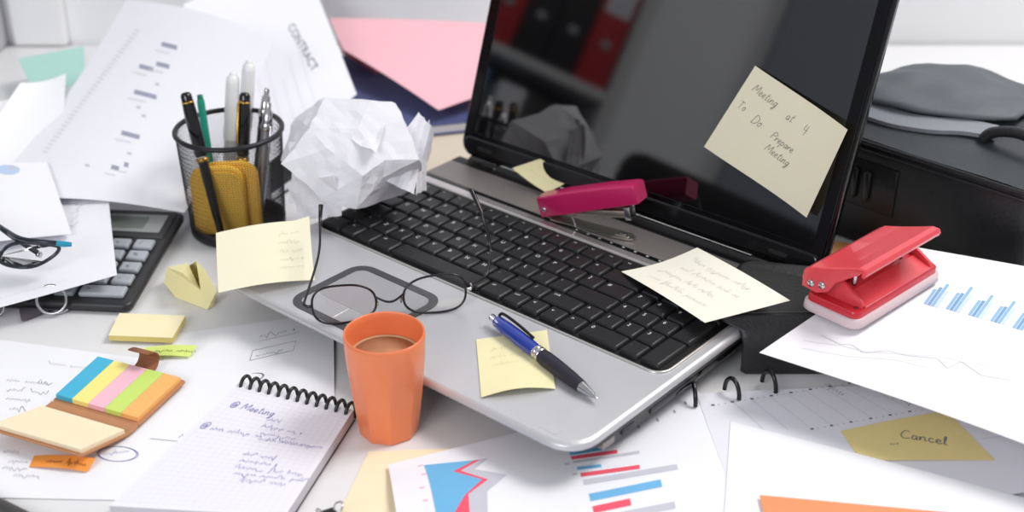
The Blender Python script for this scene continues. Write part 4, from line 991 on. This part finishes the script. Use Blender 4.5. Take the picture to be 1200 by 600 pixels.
# lever: a bent sheet-metal channel along the whole length
prof_o = [(-.0010, .020), (-.0020, .028), (-.0008, .0335), (.004, .0370), (.018, .0415), (.034, .0475), (.0440, .0515), (.0490, .0515), (.0505, .0485), (.0490, .0450)]
prof_i = [(.0470, .0462), (.0472, .0490), (.0440, .0490), (.034, .0450), (.018, .0390), (.0055, .0345), (.0018, .0322), (.0008, .028), (.0012, .020)]
pf = prof_o+prof_i
def lsec(x, k=0.0): return [hM_ @ Vector((x, y, z-k)) for y, z in pf]
MB().loft([lsec(-.001, .0008), lsec(.0005), lsec(hL-.0165), lsec(hL-.015, .0008)], smooth=False).build('lever', redp, hp, local=False)
skirt = [(-.0012, .0195), (.012, .0185), (.0215, .023), (.026, .0320), (.045, .0465), (.0480, .0500), (.034, .0465), (.018, .0405), (.004, .0360), (-.0010, .0325)]
for xa in (-.0015, hL-.0175): 
    k = yz(skirt, xa, xa+.0025, 'lever_side', redp)
for y, z in ((.0065, .0245), (.0160, .0265)):
    MB().lathe([(.0030, 0), (.0030, .0010), (.0022, .0018), (.0005, .0020)], 18, c=hM_ @ Vector((-.0015, y, z)), ax=-hx).build('rivet', chrome, hp, local=False)
for x, y in ((.008, .0405), (hL-.008, .0405), (hL-.008, .030)):
    MB().lathe([(.0014, .0134), (.0014, .0142), (.0005, .0145)], 12, c=hM_ @ Vector((x, y, .0)), ax=Z).build('screw', mat('dark screw', (110, 30, 38), .4), hp, local=False)
# ================================================================== CORK COASTER
ck = thing('cork_coaster', 'tan cork coaster peeping out behind the right edge of the laptop screen', 'coaster', (.287, 1.052, 0))
MB().lathe([(.026, 0), (.030, .0008), (.030, .0062), (.029, .007)], 40).build('cork_disc', mat('tan cork', (206, 146, 88), .85, var=.25, scale=260, bump=.4), ck)
# ================================================================== BLACK LEATHER BAG
bx_ = Vector((1, -1, 0)).normalized(); by_ = Vector((1, 1, 0)).normalized(); bo = Vector((.304, 1.098, 0))
bag = thing('leather_bag', 'black leather briefcase lying on the desk at the right behind the hole punch', 'bag', bo)
bM_ = Matrix.Translation(bo) @ frame(bx_, by_, Z).to_4x4()
X0, X1, Y1 = -.16, .165, .20
def dep(x):                                             # depth of the bag along its length
    for (xa, ya), (xb, yb) in (((-.161, .035), (-.04, .090)), ((-.04, .090), (-.008, .110)), ((-.008, .110), (.025, .150)), ((.025, .150), (.1651, .158))):
        if x <= xb: return ya+(yb-ya)*max(0, (x-xa)/(xb-xa))
    return .158
def bz_(x, y):                                          # height of the soft top
    v = min(1, max(0, y/dep(x)))
    return .099+.034*math.sin(math.pi*(v*.58+.01))**1.2*math.exp(-((x-.0)/(.05 if x < 0 else .13))**2)
foot = [(X0, 0), (X1, 0), (X1, .158), (.025, .150), (-.008, .110), (-.04, .090), (X0, .035)]
def bring(z, i, r=.012):
    c = Vector((.03, .06, 0)); return [bM_ @ p for p in roundpoly([Vector((x, y, z))+(c-Vector((x, y, 0))).normalized()*i for x, y in foot], r)]
MB().loft([bring(.001, .006), bring(.004, .001), bring(.012, 0), bring(.085, 0), bring(.095, .001), bring(.0975, .003)]).build('body', mat('black bag leather', (26, 26, 29), .36, bump=.3, bscale=300, var=.1), bag, local=False)
for z, rr in ((.0985, .0022), (.0925, .0016)):
    MB().tube([p for p in bring(z, -.0006)], rr, 8, closed=True).build('piping', mat('black piping', (34, 34, 37), .3), bag, local=False)
g = 26; vs = []; fs = []
for j in range(g+1):
    for i in range(g+1):
        x = X0+.004+(X1-X0-.008)*i/g; y = .003+(dep(x)-.006)*j/g
        vs.append(bM_ @ Vector((x, y, bz_(x, y)+.0010*math.sin(x*37+y*19)*math.sin(y*45-x*11))))
for i in range(g+1):
    x = X0+.004+(X1-X0-.008)*i/g; vs.append(bM_ @ Vector((x, dep(x)-.002, .096)))
for j in range(g+1):
    for i in range(g): fs.append([j*(g+1)+i, j*(g+1)+i+1, (j+1)*(g+1)+i+1, (j+1)*(g+1)+i])
topm = MB().add(vs, fs, 0, True).build('soft_top', mat('slate leather', (58, 62, 67), .5, bump=.25, bscale=260, var=.08), bag, local=False)
# flap folded over the top, with a pale border strap
def bp_(x, y, k): return bM_ @ Vector((x, y, bz_(x, y)+k))
def bpx(px, py):                                       # where a photo ray meets the soft top (bag x, y)
    zz = .115
    for _ in range(30):
        q = bM_.inverted() @ P(px, py, zz); zz = .5*zz+.5*bz_(q.x, max(0, min(.15, q.y)))
    return q.x, q.y
strap = [bpx(*p) for p in ((960, 116), (1000, 127), (1030, 137), (1060, 146), (1095, 151), (1130, 153), (1168, 160))]
rings = []
sp = smoothpath([(a, b, 0) for a, b in strap], 5)
for i, p in enumerate(sp):
    t = (sp[min(i+1, len(sp)-1)]-sp[max(i-1, 0)]).normalized(); nn = Vector((-t.y, t.x, 0))
    w_ = .0085
    rings.append([bp_(p.x+nn.x*k, p.y+nn.y*k, h_) for k, h_ in ((-w_, .0015), (w_, .0015), (w_, .0050), (-w_, .0050))])
MB().loft(rings, smooth=False).build('strap', mat('pale grey webbing', (140, 144, 152), .6, var=.06, scale=400), bag, local=False)
fl = [bpx(*p) for p in ((955, 116), (1000, 124), (1040, 134), (1090, 143), (1130, 147), (1190, 150))]
sp = smoothpath([(a, b, 0) for a, b in fl], 4); vs = []; nY = 14
for p in sp:
    for j in range(nY+1):
        y = p.y+(dep(p.x)*.97-p.y)*j/nY; vs.append(bp_(p.x, y, .0064+.0012*math.sin(math.pi*j/nY)-.0002*j+.0011*math.sin(j*1.1+p.x*60)+.0008*math.sin(p.x*130-j*.7)))
fs = [[i*(nY+1)+j, i*(nY+1)+j+1, (i+1)*(nY+1)+j+1, (i+1)*(nY+1)+j] for i in range(len(sp)-1) for j in range(nY)]
fo = MB().add(vs, fs, 0, True).build('flap', mat('blue grey leather flap', (92, 97, 104), .55, bump=.2, bscale=240, var=.06), bag, local=False)
sd = fo.modifiers.new('thick', 'SOLIDIFY'); sd.thickness = .003; sd.offset = -1
# carrying handle
q0 = bpx(1150, 166); 
hpts = smoothpath([bp_(q0[0], q0[1]+.002, .001), bp_(q0[0]+.008, q0[1]+.004, .010), bp_(q0[0]+.03, q0[1]+.006, .017), bp_(q0[0]+.06, q0[1]+.004, .015), bp_(q0[0]+.075, q0[1]+.002, .001)], 6)
MB().tube(hpts, .0050, 10).build('handle', leather, bag, local=False)
# embossed panel with three ridges on the front
def fpt(px, py):                                       # photo ray -> front plane of the bag (bag x, z)
    d = ray(px, py); n = -by_; k = (bo-CAM).dot(n)/d.dot(n); q = bM_.inverted() @ (CAM+d*k); return q.x, q.z
pa, pb = fpt(982, 180), fpt(1044, 252)
MB().box((pa[0]-.012, -.0022, pb[1]-.002), (pb[0]+.002, .001, pa[1]+.002), bev=.0015, M=bM_).build('embossed_panel', MATS['black bag leather'], bag, local=False)
for k in range(4):
    x = pa[0]-.006+k*.0125
    MB().box((x, -.0068, pb[1]+.006), (x+.0065, -.0015, pa[1]-.005), bev=.0028, M=bM_).build('panel_ridge', MATS['black piping'], bag, local=False)
# ================================================================== WHAT THE SCREEN REFLECTS: SHELVES AND CHAIR ALONG THE LEFT WALL
FX = -1.70
bk_ = thing('bookcase', 'grey open bookcase of binders against the left wall, seen mirrored in the laptop screen', 'bookcase', (FX-.15, .92, -.74))
bkm = mat('pale grey board', (212, 212, 214), .5, var=.02)
BY0, BY1 = .585, 1.40
def bkb(name, lo, hi): return MB().box(lo, hi, bev=.002).build(name, bkm, bk_, local=False)
bkb('side_panel', (FX-.30, BY0, -.74), (FX, BY0+.035, 1.25)); bkb('side_panel', (FX-.30, BY1-.035, -.74), (FX, BY1, 1.25))
bkb('back_panel', (FX-.30, BY0+.035, -.74), (FX-.29, BY1-.035, 1.25)).data.materials[0] = mat('painted shade back board', (58, 58, 62), .6)  # back coloured dark to carry the shade inside the shelves
for z in (-.70, -.33, .03, .40, .77, 1.225): bkb('shelf', (FX-.29, BY0+.035, z-.012), (FX-.002, BY1-.035, z+.012))
def binder(name, label, y, w, z, h, col, lab=True, group='binders in the bookcase', dx=.008):
    t = thing(name, label, 'binder', (FX-.15, y+w/2, z), group=group)
    MB().box((FX-.28, y, z), (FX-dx, y+w, z+h), bev=.004).build('cover', col, t, local=False)
    if lab: MB().box((FX-dx-.0005, y+.008, z+h*.52), (FX-dx+.0008, y+w-.008, z+h*.93)).build('spine_label', mat('white spine label', (226, 226, 234), .6), t, local=False)
    MB().lathe([(.010, 0), (.012, .0015), (.010, .002)], 20, c=(FX-dx, y+w/2, z+h*.3), ax=(1, 0, 0)).build('finger_ring', chrome, t, local=False)
redb = mat('red binder board', (196, 40, 48), .45); blkb = mat('black binder board', (30, 30, 33), .45); whb = mat('white binder board', (226, 226, 232), .5)
zs = .4125
binder('ring_binder', 'red ring binder with white spine label, next to the side panel on the upper shelf', .628, .078, zs, .32, redb, True)
binder('ring_binder', 'black ring binder beside the labelled red one on the upper shelf', .712, .074, zs, .32, blkb, False)
binder('ring_binder', 'black ring binder with label between a black and a red one on the upper shelf', .790, .074, zs, .32, blkb, True)
binder('ring_binder', 'red ring binder left of the two black ones, reflected at the screen\'s upper left', .868, .078, zs, .32, redb, False)
binder('ring_binder', 'red ring binder at the far end of the upper shelf', .955, .078, zs, .32, redb, True)
zs = .0425
binder('ring_binder', 'white ring binder nearest the side panel on the lower shelf', .655, .055, zs, .27, whb, False)
binder('ring_binder', 'black ring binder between two white ones on the lower shelf', .715, .070, zs, .30, blkb, False)
binder('ring_binder', 'white ring binder right of the blue one on the lower shelf', .790, .065, zs, .30, whb, False)
binder('ring_binder', 'blue ring binder on the lower shelf', .885, .055, zs, .31, mat('blue binder board', (92, 140, 176), .5), True)
# office chair
ch = thing('office_chair', 'black office chair by the left wall, mirrored as a dark shape in the screen', 'chair', (-1.38, .52, -.74), math.pi/2)
fab = mat('black chair fabric', (24, 24, 26), .9, bump=.3, bscale=300)
MB().box((-.24, -.24, .43), (.24, .24, .51), bev=.035).build('seat', fab, ch)
bM2 = Matrix.Translation((0, -.24, .53)) @ Matrix.Rotation(math.radians(12), 4, 'X')
MB().box((-.21, -.035, .0), (.21, .035, .46), bev=.032, M=bM2).build('backrest', fab, ch)
MB().tube(smoothpath([(0, -.10, .425), (0, -.27, .44), (0, -.30, .60), (0, -.30, .80)], 6), .018, 10).build('back_support', black_pl, ch)
MB().lathe([(.028, .10), (.028, .30), (.018, .30), (.018, .43)], 20).build('gas_lift', black_pl, ch)
for k in range(5):
    t = 2*math.pi*k/5
    MB().tube([(0, 0, .10), (.14*math.cos(t), .14*math.sin(t), .095), (.27*math.cos(t), .27*math.sin(t), .07)], [.026, .022, .016], 10).build('base_arm', black_pl, ch)
    MB().lathe([(.01, -.012), (.028, -.010), (.028, .010), (.01, .012)], 20, c=(.27*math.cos(t), .27*math.sin(t), .029), ax=(-math.sin(t), math.cos(t), 0)).build('caster', black_pl, ch)
for sg in (-1, 1):
    MB().tube(smoothpath([(sg*.22, .05, .47), (sg*.27, .05, .52), (sg*.275, .05, .66), (sg*.275, -.02, .69), (sg*.275, -.15, .69)], 5), .016, 10).build('armrest', black_pl, ch)
# ================================================================== LIGHT, CAMERA
w = bpy.data.worlds.new('sky'); SC.world = w; w.use_nodes = True
bg = w.node_tree.nodes['Background']; bg.inputs['Color'].default_value = (.93, .965, 1.0, 1); bg.inputs['Strength'].default_value = .50
def area(name, loc, target, sx, sy, power, col):
    l = bpy.data.lights.new(name, 'AREA'); l.shape = 'RECTANGLE'; l.size = sx; l.size_y = sy; l.energy = power; l.color = col
    o = bpy.data.objects.new(name, l); COL.objects.link(o); o.location = loc
    o.rotation_euler = (Vector(target)-Vector(loc)).to_track_quat('-Z', 'Y').to_euler(); return o
area('window_light', (1.35, 1.22, 2.1), (0, 1.0, 0), .9, .9, 46, (1, .975, .94))
area('front_fill', (-1.0, -1.1, 1.35), (0, 1.2, .1), 1.1, .9, 26, (.97, .985, 1))  # unseen fill lamp, added to brighten upright faces and lift the blacks
cam = bpy.data.cameras.new('camera'); co_ = bpy.data.objects.new('camera', cam); COL.objects.link(co_); SC.camera = co_
co_.location = CAM; co_.rotation_euler = (math.pi/2-PIT, 0, 0)
cam.sensor_width = 36; cam.sensor_fit = 'HORIZONTAL'; cam.lens = F/1200*36; cam.clip_start = .02; cam.clip_end = 50
cam.dof.use_dof = True; cam.dof.focus_distance = 1.04; cam.dof.aperture_fstop = 4.6
SC.view_settings.view_transform = 'Standard'; SC.view_settings.look = 'None'; SC.view_settings.gamma = 1; SC.view_settings.exposure = -0.2; SC.view_settings.use_curve_mapping = False
